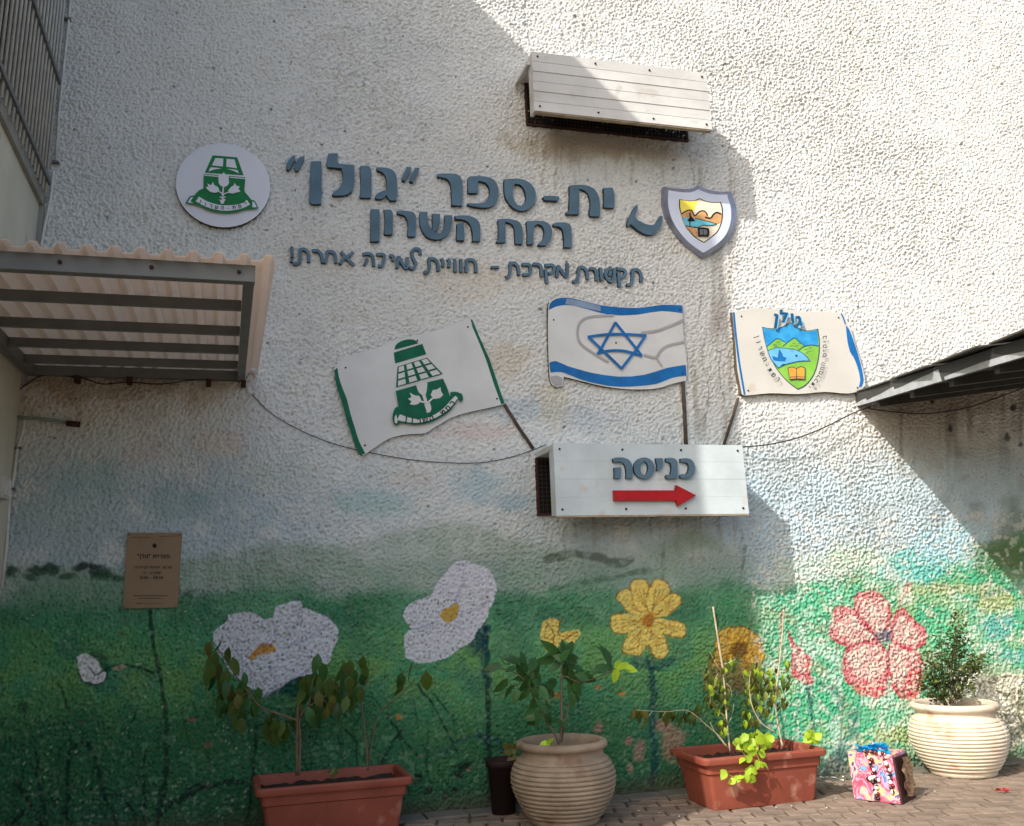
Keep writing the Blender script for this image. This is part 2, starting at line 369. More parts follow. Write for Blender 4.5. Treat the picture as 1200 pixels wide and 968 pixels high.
def line(P, wd, color, a=0.9, sm=True, dry=0.3, soft=0.35):
    if sm and len(P) > 2: P = smooth_line(P, 4)
    xs = [p[0] for p in P]; ys = [p[1] for p in P]; I = box_idx(min(xs)-wd, min(ys)-wd, max(xs)+wd, max(ys)+wd); d, _ = dist_line(wx[I], wy[I], P)
    al = a*(1-sst(d, wd/2*(1-soft), wd/2*(1+soft)))*(1-dry*sst(fbm(PX[I], PY[I], 7, 77, 2), 0.45, 0.7)); mixin(I, color, al)
def blob(cx, cy, rx, ry, color, a=0.6, seed=0):
    I = box_idx(cx-rx*1.3, cy-ry*1.3, cx+rx*1.3, cy+ry*1.3); d = np.hypot((wx[I]-cx)/rx, (wy[I]-cy)/ry)+0.8*(fbm(PX[I], PY[I], max(6, min(rx, ry)*0.6), 90+seed, 3)-0.5)
    mixin(I, color, a*(1-sst(d, 0.45, 1.05)))
ALL = np.arange(len(xf)); nL = fbm(PX, PY, 90, 3, 4); nM = fbm(PX, PY, 26, 9, 3); nS = fbm(PX, PY, 8, 15, 2)
# weathering of the bare wall
mixin(ALL, rgb(206, 200, 186), 0.22*sst(nL, 0.45, 0.75)); mixin(ALL, rgb(196, 198, 196), 0.3*sst(fbm(PX, PY, 60, 61, 3), 0.5, 0.75))
mixin(ALL, rgb(178, 150, 112), 0.55*sst(nM, 0.35, 0.75)*sst(PY, 425, 450)*(1-sst(PY, 465, 510))*(1-sst(PX, 200, 380)))
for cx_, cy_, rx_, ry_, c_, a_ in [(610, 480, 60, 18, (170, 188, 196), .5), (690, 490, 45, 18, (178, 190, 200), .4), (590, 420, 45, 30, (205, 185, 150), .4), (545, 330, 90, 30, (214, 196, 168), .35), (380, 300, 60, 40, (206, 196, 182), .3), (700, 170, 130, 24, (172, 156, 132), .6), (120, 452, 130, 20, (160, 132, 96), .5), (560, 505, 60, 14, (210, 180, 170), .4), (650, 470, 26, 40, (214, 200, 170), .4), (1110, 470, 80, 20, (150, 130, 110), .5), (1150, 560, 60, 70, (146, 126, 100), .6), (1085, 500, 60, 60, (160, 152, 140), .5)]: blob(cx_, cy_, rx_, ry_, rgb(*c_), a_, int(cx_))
streak = vnoise(PX, PY*0.12+40, 5, 44)*vnoise(PX, PY*0.2, 11, 45)
mixin(ALL, rgb(150, 140, 124), 0.5*sst(streak, 0.22, 0.6)*sst(PX, 795, 812)*(1-sst(PX, 845, 872))*sst(PY, 150, 200)*(1-sst(PY, 500, 530)))
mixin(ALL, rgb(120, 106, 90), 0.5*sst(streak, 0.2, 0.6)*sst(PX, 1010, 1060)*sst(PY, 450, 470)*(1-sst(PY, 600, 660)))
for P_ in [[(822, 345), (818, 375), (828, 390), (822, 420), (830, 455), (826, 500)], [(838, 372), (846, 392), (842, 430), (848, 470)], [(855, 165), (852, 200)], [(806, 170), (812, 210), (809, 250)]]: line(P_, 1.5, rgb(120, 112, 100), 0.55, dry=0.6)
for k in range(170):
    cx_, cy_ = random.uniform(60, 1190), random.uniform(5, 640)
    if (390 < cx_ < 580 and 380 < cy_ < 520) or random.random() < 0.35 and cx_ > 850: continue
    blob(cx_, cy_, random.uniform(1.2, 2.6), random.uniform(1.2, 2.6), rgb(70, 64, 56), 0.8, k)
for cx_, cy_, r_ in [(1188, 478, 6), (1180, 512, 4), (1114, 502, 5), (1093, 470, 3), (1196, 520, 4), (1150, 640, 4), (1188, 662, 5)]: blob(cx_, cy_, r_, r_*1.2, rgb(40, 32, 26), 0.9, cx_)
# pale blue sky wash
mixin(ALL, rgb(150, 176, 186), 0.62*sst(PY+40*(nL-0.5), 470, 590)*(1-0.5*sst(nM, 0.5, 0.7))*(1-0.55*sst(PX, 250, 420)*(1-sst(PX, 560, 700))))
I = box_idx(868, 480, 1210, 720); mixin(I, rgb(190, 214, 224), 0.55*sst(nM[I], 0.35, 0.6)*sst(PY[I], 500, 560))
# hills
def below(pts, soft=4):
    xs = np.array([p[0] for p in pts], float); ys = np.array([p[1] for p in pts], float); return sst(wy-np.interp(wx, xs, ys), -soft, soft)
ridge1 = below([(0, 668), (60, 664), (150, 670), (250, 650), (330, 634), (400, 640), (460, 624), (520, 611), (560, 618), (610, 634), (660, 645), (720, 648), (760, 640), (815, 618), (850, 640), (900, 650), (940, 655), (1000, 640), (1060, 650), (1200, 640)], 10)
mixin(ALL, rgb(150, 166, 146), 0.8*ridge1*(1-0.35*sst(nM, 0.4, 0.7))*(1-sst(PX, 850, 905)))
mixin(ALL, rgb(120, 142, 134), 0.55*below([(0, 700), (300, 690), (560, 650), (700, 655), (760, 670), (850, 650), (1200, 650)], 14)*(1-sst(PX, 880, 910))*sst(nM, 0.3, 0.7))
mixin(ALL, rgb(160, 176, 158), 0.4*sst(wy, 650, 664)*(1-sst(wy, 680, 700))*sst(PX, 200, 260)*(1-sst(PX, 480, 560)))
mixin(ALL, rgb(188, 206, 190), 0.75*ridge1*sst(PX, 885, 925))  # sunlit side of the hills, the sun painted in as a paler tone
for P_, w_ in [([(640, 655), (680, 650), (725, 660), (740, 655)], 9), ([(645, 690), (700, 680), (760, 668)], 6)]: line(P_, w_, rgb(84, 96, 84), 0.75, dry=0.6)
for k in range(9): blob(18+k*15+random.uniform(-4, 4), 668+random.uniform(-7, 9), random.uniform(9, 15), random.uniform(5, 9), rgb(34, 46, 38), 0.9, k)
blob(120, 672, 18, 12, rgb(34, 46, 38), 0.8, 77); blob(220, 700, 8, 10, rgb(30, 60, 40), 0.8, 3)
for P_ in [[(873, 640), (866, 680), (862, 720)], [(775, 640), (776, 690), (772, 720)]]: line(P_, 4, rgb(50, 84, 78), 0.5, dry=0.6)
blob(848, 690, 14, 12, rgb(40, 66, 74), 0.7, 5)
for cx_, cy_, rx_, ry_, c_ in [(100, 560, 50, 30, (150, 180, 178)), (175, 530, 40, 22, (206, 196, 190)), (215, 590, 60, 26, (146, 172, 174)), (330, 560, 70, 24, (196, 204, 196)), (430, 590, 60, 20, (160, 190, 186)), (60, 600, 50, 24, (178, 194, 190)), (560, 570, 40, 24, (156, 184, 190)), (260, 520, 40, 20, (214, 200, 186)), (600, 590, 30, 14, (150, 180, 190)), (480, 560, 40, 16, (206, 200, 190))]: blob(cx_, cy_, rx_, ry_, rgb(*c_), 0.6, cx_)
mixin(ALL, rgb(92, 146, 112), 0.75*sst(wy, 650, 705)*(1-sst(PX, 870, 900))*sst(fbm(PX, PY, 50, 211, 3), 0.35, 0.65))
# the green meadow
field = below([(0, 714), (120, 711), (220, 704), (300, 698), (400, 700), (470, 696), (560, 700), (600, 697), (650, 700), (720, 702), (760, 696), (850, 692), (905, 690), (960, 690), (1010, 672), (1060, 690), (1100, 672), (1140, 650), (1170, 640), (1200, 625)], 9+10*nM)
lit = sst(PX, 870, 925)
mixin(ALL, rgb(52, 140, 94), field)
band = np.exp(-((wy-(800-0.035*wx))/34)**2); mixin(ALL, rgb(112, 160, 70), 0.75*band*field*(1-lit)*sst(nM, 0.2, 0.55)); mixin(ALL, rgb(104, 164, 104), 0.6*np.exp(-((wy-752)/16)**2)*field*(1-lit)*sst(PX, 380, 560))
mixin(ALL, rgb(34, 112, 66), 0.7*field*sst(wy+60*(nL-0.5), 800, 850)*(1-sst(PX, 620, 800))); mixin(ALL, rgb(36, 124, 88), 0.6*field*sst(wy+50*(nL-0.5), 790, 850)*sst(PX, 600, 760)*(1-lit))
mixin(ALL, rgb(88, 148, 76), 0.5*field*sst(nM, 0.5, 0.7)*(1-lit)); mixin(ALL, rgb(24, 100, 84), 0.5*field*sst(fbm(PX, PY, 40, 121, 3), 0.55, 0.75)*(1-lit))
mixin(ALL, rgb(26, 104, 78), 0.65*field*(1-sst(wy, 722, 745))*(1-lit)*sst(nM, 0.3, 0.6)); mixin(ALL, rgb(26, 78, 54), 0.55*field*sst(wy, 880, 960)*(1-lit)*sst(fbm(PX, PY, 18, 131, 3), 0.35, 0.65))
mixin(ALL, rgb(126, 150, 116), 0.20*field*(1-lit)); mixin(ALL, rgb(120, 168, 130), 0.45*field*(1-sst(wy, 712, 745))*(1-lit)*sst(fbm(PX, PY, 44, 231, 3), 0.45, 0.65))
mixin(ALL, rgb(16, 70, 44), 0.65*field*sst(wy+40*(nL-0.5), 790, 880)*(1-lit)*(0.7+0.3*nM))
# sunlit right part of the meadow: worn, its sunlight painted in as paler colour
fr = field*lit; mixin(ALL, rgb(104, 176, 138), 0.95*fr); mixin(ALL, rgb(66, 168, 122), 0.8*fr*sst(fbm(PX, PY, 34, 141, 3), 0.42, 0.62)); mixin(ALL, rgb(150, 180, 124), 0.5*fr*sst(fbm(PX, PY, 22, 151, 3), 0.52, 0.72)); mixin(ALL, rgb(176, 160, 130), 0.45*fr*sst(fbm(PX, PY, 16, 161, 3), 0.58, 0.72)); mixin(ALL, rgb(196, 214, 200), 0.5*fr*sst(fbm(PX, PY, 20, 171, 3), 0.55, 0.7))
for cx_, cy_, rx_, ry_, c_, a_ in [(1075, 662, 50, 26, (86, 186, 176), .8), (1110, 640, 60, 30, (170, 206, 214), .7), (1000, 655, 40, 20, (186, 206, 176), .5), (1110, 690, 70, 10, (168, 172, 130), .6), (1170, 705, 36, 16, (186, 182, 118), .6), (1165, 735, 30, 16, (96, 170, 160), .8), (1190, 770, 30, 12, (88, 168, 158), .7), (1105, 745, 22, 34, (84, 186, 130), .6), (1165, 820, 46, 46, (198, 194, 166), .95), (1185, 845, 30, 34, (178, 176, 140), .9), (1135, 800, 24, 22, (206, 200, 176), .8), (1060, 862, 46, 12, (164, 168, 110), .7), (1040, 838, 40, 18, (96, 170, 134), .6), (985, 885, 16, 22, (46, 96, 96), .7), (1000, 850, 10, 26, (50, 110, 100), .6), (975, 900, 18, 12, (150, 170, 160), .7), (960, 700, 60, 16, (80, 182, 140), .6), (1020, 872, 30, 10, (140, 150, 96), .6), (1170, 650, 46, 26, (92, 116, 70), .75), (1195, 640, 40, 60, (86, 104, 62), .6)]: blob(cx_, cy_, rx_, ry_, rgb(*c_), a_, int(cy_))  # last two blobs paint the side roof's shade onto the meadow
for P_, w_ in [([(1128, 720), (1150, 700), (1190, 690)], 5), ([(968, 900), (990, 870), (1005, 830), (1008, 810)], 3), ([(960, 800), (985, 815), (980, 840)], 8), ([(1165, 868), (1185, 852), (1200, 850)], 6)]: line(P_, w_, rgb(60, 112, 100), 0.6, dry=0.5)
for k in range(220): line([(1130+random.uniform(0, 70), 790+random.uniform(0, 85)) for _ in range(3)], 1.6, rgb(*random.choice([(120, 116, 90), (228, 222, 198), (228, 222, 198), (80, 82, 60)])), 0.7)
for cx_, cy_ in [(1175, 868), (1190, 862), (1160, 872), (1198, 850)]: blob(cx_, cy_, 12, 9, rgb(60, 64, 48), 0.8, cx_)
# bare plaster patches low on the wall
for cx_, cy_, rx_, ry_ in [(788, 868, 20, 26), (748, 880, 9, 18), (775, 850, 10, 10), (800, 893, 14, 5), (738, 900, 6, 6), (548, 900, 5, 3), (700, 852, 9, 6), (735, 868, 6, 8)]: blob(cx_, cy_, rx_, ry_, rgb(158, 124, 108), 0.75, cx_)
for cx_, cy_ in [(540, 900), (545, 895), (535, 908), (520, 930), (533, 925), (500, 925), (492, 912)]: blob(cx_, cy_, 7, 6, rgb(16, 34, 28), 0.9, cx_)
for cx_, cy_ in [(730, 812), (650, 815), (700, 806), (466, 840), (640, 820)]: blob(cx_, cy_, 6, 4, rgb(190, 124, 50), 0.8, cx_)
for cx_, cy_ in [(243, 872), (225, 842), (245, 920)]: blob(cx_, cy_, 7, 4, rgb(150, 92, 80), 0.6, cx_)
for k in range(150):
    cx_, cy_ = random.uniform(5, 300), random.uniform(715, 965); blob(cx_, cy_, 1.4, 1.4, rgb(170, 190, 150), 0.9, k)
for k in range(90): blob(random.uniform(20, 290), random.uniform(925, 965), 2.6, 1.8, rgb(150, 160, 140), 0.6, k)
# stems and blades of painted grass
SG = rgb(8, 42, 34); SB = rgb(12, 58, 70)
for P_, w_ in [([(178, 716), (181, 760), (192, 820), (196, 880), (190, 940), (182, 968)], 5), ([(125, 782), (150, 778), (180, 790)], 3), ([(42, 880), (46, 920), (56, 968)], 4), ([(18, 916), (34, 938), (50, 966)], 6), ([(80, 960), (79, 905), (84, 878), (95, 871), (108, 880), (118, 915), (136, 965)], 4.5), ([(95, 871), (104, 872)], 6), ([(170, 960), (168, 900), (170, 880)], 3), ([(182, 965), (205, 940), (235, 918)], 4), ([(60, 935), (75, 950), (84, 965)], 3), ([(12, 968), (30, 950)], 5),
                ([(300, 850), (297, 900), (292, 950), (290, 968)], 4), ([(70, 800), (74, 812), (82, 830)], 3), ([(28, 830), (24, 828)], 8), ([(240, 925), (262, 915), (275, 912)], 4), ([(125, 930), (145, 935), (160, 965)], 4), ([(210, 940), (240, 922), (285, 915)], 5),
                ([(570, 735), (571, 800), (573, 880), (574, 945)], 6), ([(420, 900), (417, 870), (404, 855)], 3), ([(445, 900), (460, 870), (470, 855)], 3.5), ([(452, 840), (475, 868), (490, 890)], 3), ([(360, 900), (352, 880), (362, 862)], 3), ([(490, 800), (520, 850), (535, 880)], 3), ([(505, 810), (530, 840)], 2.5), ([(840, 740), (838, 720)], 2)]: line(P_, w_, SG, 0.85)
for P_, w_ in [([(762, 770), (764, 820), (766, 900), (764, 930)], 9), ([(745, 775), (762, 780), (785, 774)], 12), ([(572, 735), (568, 760), (572, 800)], 10), ([(675, 790), (678, 840)], 4), ([(600, 900), (585, 868), (560, 860)], 4), ([(520, 880), (560, 862), (610, 900)], 3), ([(945, 800), (950, 830), (955, 860)], 4)]: line(P_, w_, SB, 0.7, dry=0.45)
for k in range(70):
    x0 = random.uniform(20, 560); y0 = random.uniform(850, 960); dx = random.uniform(-16, 16); line([(x0, y0), (x0+dx*0.4, y0-random.uniform(12, 24)), (x0+dx, y0-random.uniform(26, 44))], random.uniform(1.6, 3), rgb(*random.choice([(10, 50, 34), (40, 96, 52), (8, 40, 40)])), 0.55)
# flower 1 (large white, left)
P_ = [(248, 742), (256, 735), (266, 730), (268, 722), (284, 717), (300, 720), (312, 724), (320, 724), (326, 712), (338, 706), (350, 704), (360, 714), (372, 718), (386, 724), (396, 735), (396, 750), (388, 765), (380, 782), (352, 792), (330, 805), (312, 820), (300, 812), (285, 800), (272, 790), (262, 775), (254, 760)]
WH = rgb(206, 204, 210)
blob(340, 800, 32, 26, rgb(6, 66, 54), 0.9, 2); poly(P_, WH, 0.97)
for Q_ in [[(320, 725), (322, 745), (318, 758)], [(326, 812), (318, 790), (312, 772)], [(268, 745), (285, 752)], [(352, 712), (345, 735), (330, 752)], [(385, 730), (362, 748), (335, 758)]]: line(Q_, 3, rgb(150, 146, 170), 0.5, dry=0.5)
line([(294, 771), (301, 764), (313, 762), (321, 762)], 7, rgb(196, 140, 30), 0.95, dry=0.1); line([(296, 767), (305, 759), (320, 757)], 4, rgb(168, 110, 30), 0.8)
line([(312, 818), (330, 806), (352, 794)], 4, rgb(20, 60, 80), 0.7)
# flower 2 (large white, middle)
P_ = [(474, 720), (480, 708), (494, 700), (506, 696), (512, 684), (524, 668), (536, 656), (552, 660), (570, 666), (579, 680), (580, 700), (574, 720), (562, 738), (552, 752), (530, 766), (510, 774), (490, 776), (474, 768), (472, 752), (478, 742), (484, 740), (478, 730)]
blob(560, 745, 18, 26, rgb(14, 50, 70), 0.8, 9); poly(P_, WH, 0.97)
for Q_ in [[(484, 738), (500, 734), (515, 728)], [(545, 664), (540, 690), (532, 710)], [(575, 705), (556, 714), (538, 720)], [(552, 750), (540, 736), (532, 726)]]: line(Q_, 3, rgb(150, 146, 170), 0.5, dry=0.5)
poly([(516, 722), (524, 714), (534, 704), (538, 708), (535, 722), (524, 730), (518, 728)], rgb(186, 150, 50), 0.95)
# small white bud, left
line([(110, 768), (120, 773), (126, 784)], 9, rgb(14, 74, 50), 0.95); line([(92, 790), (104, 802), (120, 798), (127, 790)], 4, rgb(12, 60, 44), 0.8); poly([(91, 770), (98, 766), (106, 768), (114, 774), (119, 784), (126, 788), (122, 797), (110, 801), (98, 798), (93, 790)], rgb(228, 222, 220), 0.98); line([(106, 782), (113, 790), (121, 786)], 2.5, rgb(30, 60, 50), 0.8)
poly([(132, 781), (142, 777), (150, 780), (144, 784), (134, 784)], rgb(170, 156, 130), 0.9)
# yellow daisies
def petal_flower(cx0, cy0, pts, col, edge, cen, rc, seed=0):
    for (tx, ty, w_) in pts:
        dx, dy = tx-cx0, ty-cy0; L = math.hypot(dx, dy); ux, uy = dx/L, dy/L; nx_, ny_ = -uy, ux
        P = [(cx0+ux*rc*0.5+nx_*3, cy0+uy*rc*0.5+ny_*3), (cx0+dx*0.55+nx_*w_*0.5, cy0+dy*0.55+ny_*w_*0.5), (tx-ux*4+nx_*w_*0.45, ty-uy*4+ny_*w_*0.45), (tx, ty), (tx-ux*4-nx_*w_*0.45, ty-uy*4-ny_*w_*0.45), (cx0+dx*0.55-nx_*w_*0.5, cy0+dy*0.55-ny_*w_*0.5), (cx0+ux*rc*0.5-nx_*3, cy0+uy*rc*0.5-ny_*3)]
        poly(P, col, 0.97, var=0.15, seed=int(tx)); line(P[1:6], 1.8, edge, 0.7, dry=0.4)
        for o_ in (-0.22, 0.0, 0.2): line([(cx0+ux*rc, cy0+uy*rc), (cx0+dx*0.75+nx_*w_*o_, cy0+dy*0.75+ny_*w_*o_)], 1.3, edge, 0.6, sm=False)
    blob(cx0, cy0, rc, rc, cen, 0.95, seed)
YE, YD = rgb(232, 204, 104), rgb(150, 92, 22)
petal_flower(759, 727, [(727, 694, 21), (748, 679, 22), (776, 680, 22), (795, 700, 20), (803, 742, 20), (777, 770, 22), (737, 767, 26), (715, 732, 22)], YE, YD, rgb(184, 116, 24), 12, 1)
poly([(636, 728), (646, 723), (654, 726), (656, 740), (664, 740), (678, 738), (680, 746), (672, 756), (660, 750), (652, 762), (640, 764), (634, 748)], YE, 0.95, var=0.2)
for Q_ in [[(640, 728), (650, 745), (648, 760)], [(655, 726), (657, 745), (676, 742)], [(636, 746), (648, 750)], [(660, 752), (672, 742)]]: line(Q_, 2, YD, 0.8)
petal_flower(866, 762, [(846, 738, 24), (868, 733, 26), (888, 745, 22), (895, 768, 24), (884, 792, 22), (838, 752, 18), (832, 776, 20)], rgb(220, 176, 72), rgb(140, 90, 28), rgb(130, 88, 32), 14, 4)
blob(852, 790, 30, 26, rgb(140, 110, 60), 0.7, 12); blob(870, 804, 18, 16, rgb(110, 90, 60), 0.6, 15)
# pink hibiscus and bud
PK, PD, PC = rgb(214, 156, 154), rgb(196, 88, 100), rgb(218, 198, 184)
for P_ in [[(1030, 745), (1008, 728), (1000, 712), (1004, 698), (1020, 694), (1034, 697), (1041, 712), (1040, 735)], [(1028, 746), (1002, 718), (982, 712), (974, 726), (971, 742), (985, 754), (1000, 757), (1018, 750)], [(1024, 748), (1000, 757), (990, 768), (988, 790), (994, 802), (1010, 806), (1024, 816), (1036, 805), (1042, 785), (1038, 762)], [(1042, 756), (1040, 775), (1044, 795), (1048, 810), (1058, 817), (1070, 808), (1078, 796), (1078, 770), (1066, 758)], [(1044, 740), (1050, 722), (1060, 714), (1070, 724), (1082, 736), (1084, 752), (1072, 760), (1050, 755)]]:
    poly(P_, PD, 0.95); cx_ = sum(p[0] for p in P_)/len(P_); cy_ = sum(p[1] for p in P_)/len(P_)
    I = poly([(cx_+(p[0]-cx_)*0.72+(1036-cx_)*0.12, cy_+(p[1]-cy_)*0.72+(745-cy_)*0.12) for p in P_], PC, 0.75, var=0.25); I = poly(P_, PK, 0.35)
    line(P_+[P_[0]], 2.4, rgb(178, 44, 66), 0.75, dry=0.4)
blob(1070, 800, 12, 22, rgb(206, 50, 70), 0.8, 6); blob(1020, 806, 26, 10, rgb(210, 70, 80), 0.7, 8); blob(1056, 812, 10, 8, rgb(140, 110, 96), 0.7, 3); blob(1036, 745, 14, 11, rgb(112, 102, 118), 0.95, 2)
line([(1042, 738), (1050, 716), (1060, 696), (1064, 684)], 3.5, rgb(186, 110, 110), 0.85); line([(1062, 694), (1065, 684)], 7, rgb(176, 96, 92), 0.7)
poly([(922, 742), (930, 756), (942, 764), (950, 776), (950, 790), (952, 802), (942, 800), (928, 790), (926, 770)], PD, 0.9); poly([(926, 752), (940, 770), (946, 790), (932, 784)], PC, 0.65, var=0.3); line([(922, 738), (928, 756)], 2.5, rgb(170, 60, 70), 0.8)
line([(914, 715), (914, 745), (912, 760)], 4, rgb(176, 140, 126), 0.7)
fl_px = ((PX > 245) & (PX < 400) & (PY > 700) & (PY < 822)) | ((PX > 470) & (PX < 585) & (PY > 652) & (PY < 780))
bud = (PX > 88) & (PX < 128) & (PY > 762) & (PY < 804)
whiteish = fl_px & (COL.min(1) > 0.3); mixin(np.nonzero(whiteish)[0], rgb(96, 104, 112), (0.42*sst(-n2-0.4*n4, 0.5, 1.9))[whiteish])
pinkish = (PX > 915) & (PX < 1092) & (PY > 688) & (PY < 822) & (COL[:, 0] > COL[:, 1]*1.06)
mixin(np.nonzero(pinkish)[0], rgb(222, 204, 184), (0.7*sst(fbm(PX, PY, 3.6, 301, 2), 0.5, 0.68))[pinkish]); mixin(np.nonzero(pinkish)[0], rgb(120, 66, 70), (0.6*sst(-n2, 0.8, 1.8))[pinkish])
HP = [[(1030, 745), (1008, 728), (1000, 712), (1004, 698), (1020, 694), (1034, 697), (1041, 712), (1040, 735)], [(1028, 746), (1002, 718), (982, 712), (974, 726), (971, 742), (985, 754), (1000, 757), (1018, 750)], [(1024, 748), (1000, 757), (990, 768), (988, 790), (994, 802), (1010, 806), (1024, 816), (1036, 805), (1042, 785), (1038, 762)], [(1042, 756), (1040, 775), (1044, 795), (1048, 810), (1058, 817), (1070, 808), (1078, 796), (1078, 770), (1066, 758)], [(1044, 740), (1050, 722), (1060, 714), (1070, 724), (1082, 736), (1084, 752), (1072, 760), (1050, 755)]]
for P_ in HP: line(P_+[P_[0]], 2.8, rgb(178, 58, 78), 0.75, dry=0.4)
for P_ in [[(1024, 736), (1012, 714)], [(1034, 730), (1024, 704)], [(1018, 744), (990, 734)], [(1016, 748), (988, 746)], [(1026, 760), (1008, 790)], [(1032, 762), (1024, 800)], [(1046, 764), (1058, 800)], [(1052, 760), (1070, 782)], [(1056, 748), (1076, 744)], [(1052, 742), (1064, 726)], [(972, 730), (978, 748), (990, 756)], [(1002, 700), (1004, 716), (1014, 728)], [(990, 780), (996, 800), (1012, 806)]]: line(P_, 2.0, rgb(176, 70, 84), 0.6, dry=0.5)
blob(1036, 745, 13, 10, rgb(104, 96, 112), 0.9, 2)
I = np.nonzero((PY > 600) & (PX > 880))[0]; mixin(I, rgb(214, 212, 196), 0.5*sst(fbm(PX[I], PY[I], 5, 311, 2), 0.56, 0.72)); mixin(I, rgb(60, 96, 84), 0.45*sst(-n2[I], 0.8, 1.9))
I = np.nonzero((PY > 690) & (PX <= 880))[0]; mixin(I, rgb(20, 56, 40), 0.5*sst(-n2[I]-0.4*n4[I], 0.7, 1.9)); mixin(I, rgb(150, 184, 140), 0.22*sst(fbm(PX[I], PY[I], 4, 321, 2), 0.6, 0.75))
# worn crests, hollows tinted darker, splash dirt at the foot
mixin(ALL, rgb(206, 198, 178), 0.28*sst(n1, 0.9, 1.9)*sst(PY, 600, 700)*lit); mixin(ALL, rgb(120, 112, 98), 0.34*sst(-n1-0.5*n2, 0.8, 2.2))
mixin(ALL, rgb(78, 74, 60), 0.75*(1-sst(zf, 0.0, 0.10+0.16*nM)))
for x0_, x1_, y0_ in [(618, 805, 168), (640, 870, 606)]:
    for k in range(26): x_ = random.uniform(x0_, x1_); y_ = y0_+(x_-x0_)*(0.08 if y0_ < 200 else 0); line([(x_, y_), (x_+random.uniform(-2, 2), y_+random.uniform(14, 60))], random.uniform(1.5, 4), rgb(150, 138, 118), 0.3, dry=0.6)
# a cleaner edge where the wall meets the corner
me = bpy.data.meshes.new('wall_sheet')
idx = np.arange(NX*NZ).reshape(NZ, NX); q = np.stack([idx[:-1, :-1], idx[:-1, 1:], idx[1:, 1:], idx[1:, :-1]], -1).reshape(-1, 4); nq = len(q)
me.vertices.add(len(xf)); me.vertices.foreach_set('co', np.stack([xf, yw, zf], 1).astype(np.float32).ravel())
me.loops.add(nq*4); me.loops.foreach_set('vertex_index', q.astype(np.int32).ravel())
me.polygons.add(nq); me.polygons.foreach_set('loop_start', np.arange(0, nq*4, 4, dtype=np.int32)); me.polygons.foreach_set('loop_total', np.full(nq, 4, np.int32)); me.polygons.foreach_set('use_smooth', np.ones(nq, bool))
me.update(calc_edges=True)
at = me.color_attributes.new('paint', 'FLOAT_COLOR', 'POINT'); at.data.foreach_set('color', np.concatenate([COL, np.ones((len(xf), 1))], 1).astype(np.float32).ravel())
mw = bpy.data.materials.new('painted_stucco'); mw.use_nodes = True; n_ = mw.node_tree; b_ = n_.nodes['Principled BSDF']; b_.inputs['Roughness'].default_value = 0.85; b_.inputs['Specular IOR Level'].default_value = 0.2
ca = n_.nodes.new('ShaderNodeVertexColor'); ca.layer_name = 'paint'; tc = n_.nodes.new('ShaderNodeTexCoord'); nz = n_.nodes.new('ShaderNodeTexNoise'); nz.inputs['Scale'].default_value = 60; nz.inputs['Detail'].default_value = 6
n_.links.new(tc.outputs['Object'], nz.inputs['Vector']); bp = n_.nodes.new('ShaderNodeBump'); bp.inputs['Strength'].default_value = 0.55; bp.inputs['Distance'].default_value = 0.006; n_.links.new(nz.outputs['Fac'], bp.inputs['Height']); n_.links.new(bp.outputs[0], b_.inputs['Normal'])
nz2 = n_.nodes.new('ShaderNodeTexNoise'); nz2.inputs['Scale'].default_value = 130; nz2.inputs['Detail'].default_value = 3; n_.links.new(tc.outputs['Object'], nz2.inputs['Vector']); mr = n_.nodes.new('ShaderNodeMapRange'); mr.inputs[1].default_value = 0.3; mr.inputs[2].default_value = 0.7; mr.inputs[3].default_value = 0.88; mr.inputs[4].default_value = 1.08; n_.links.new(nz2.outputs['Fac'], mr.inputs[0])
hs = n_.nodes.new('ShaderNodeHueSaturation'); n_.links.new(ca.outputs[0], hs.inputs['Color']); n_.links.new(mr.outputs[0], hs.inputs['Value']); n_.links.new(hs.outputs[0], b_.inputs['Base Color'])
me.materials.append(mw)
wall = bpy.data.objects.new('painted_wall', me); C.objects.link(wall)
tag(wall, 'tall white rough stucco wall painted with a flower meadow along its foot', 'wall', kind='structure')
# the rest of this wall above and beside the visible part, plain
mb = MB(); mb.box((XC, 0.0, 8.05), (13, 0.3, 9.9)); mb.box((9.41, -0.004, -0.03), (13, 0.3, 8.05)); mb.box((XC, 0.03, -0.03), (9.41, 0.3, 8.05)); o = mb.build('wall_body', M['plaster'], wall)

# ================================================================== GROUND
mb = MB(); mb.add([(-60, -60, -0.03), (60, -60, -0.03), (60, 60, -0.03), (-60, 60, -0.03)], [(0, 1, 2, 3)]); gr = tag(mb.build('ground', M['joint']), kind='structure')
mb = MB(); mb.add([(-6, -14, -0.012), (14, -14, -0.012), (14, 0.02, -0.012), (-6, 0.02, -0.012)], [(0, 1, 2, 3)]); pav = tag(mb.build('pavement', M['joint']), kind='structure')
def paver_mesh(a, b, seed):
    r = random.Random(seed); m = MB(); e = 0.012; j = lambda: r.uniform(-0.003, 0.003)
    v = [(-a+j(), -b+j(), -0.05), (a+j(), -b+j(), -0.05), (a+j(), b+j(), -0.05), (-a+j(), b+j(), -0.05)]
    v += [(p[0], p[1], -0.010) for p in v[:4]]; v += [(p[0]*(a-e)/a, p[1]*(b-e)/b, 0.0+j()*0.5) for p in v[:4]]
    m.add(v, [(0, 1, 5, 4), (1, 2, 6, 5), (2, 3, 7, 6), (3, 0, 4, 7), (4, 5, 9, 8), (5, 6, 10, 9), (6, 7, 11, 10), (7, 4, 8, 11), (8, 9, 10, 11)])
    me_ = m.mesh('paver'); me_.materials.append(M['paver']); return me_
PM = [paver_mesh(0.1055, 0.0705, k) for k in range(5)]
ang = math.radians(-14); spots = []
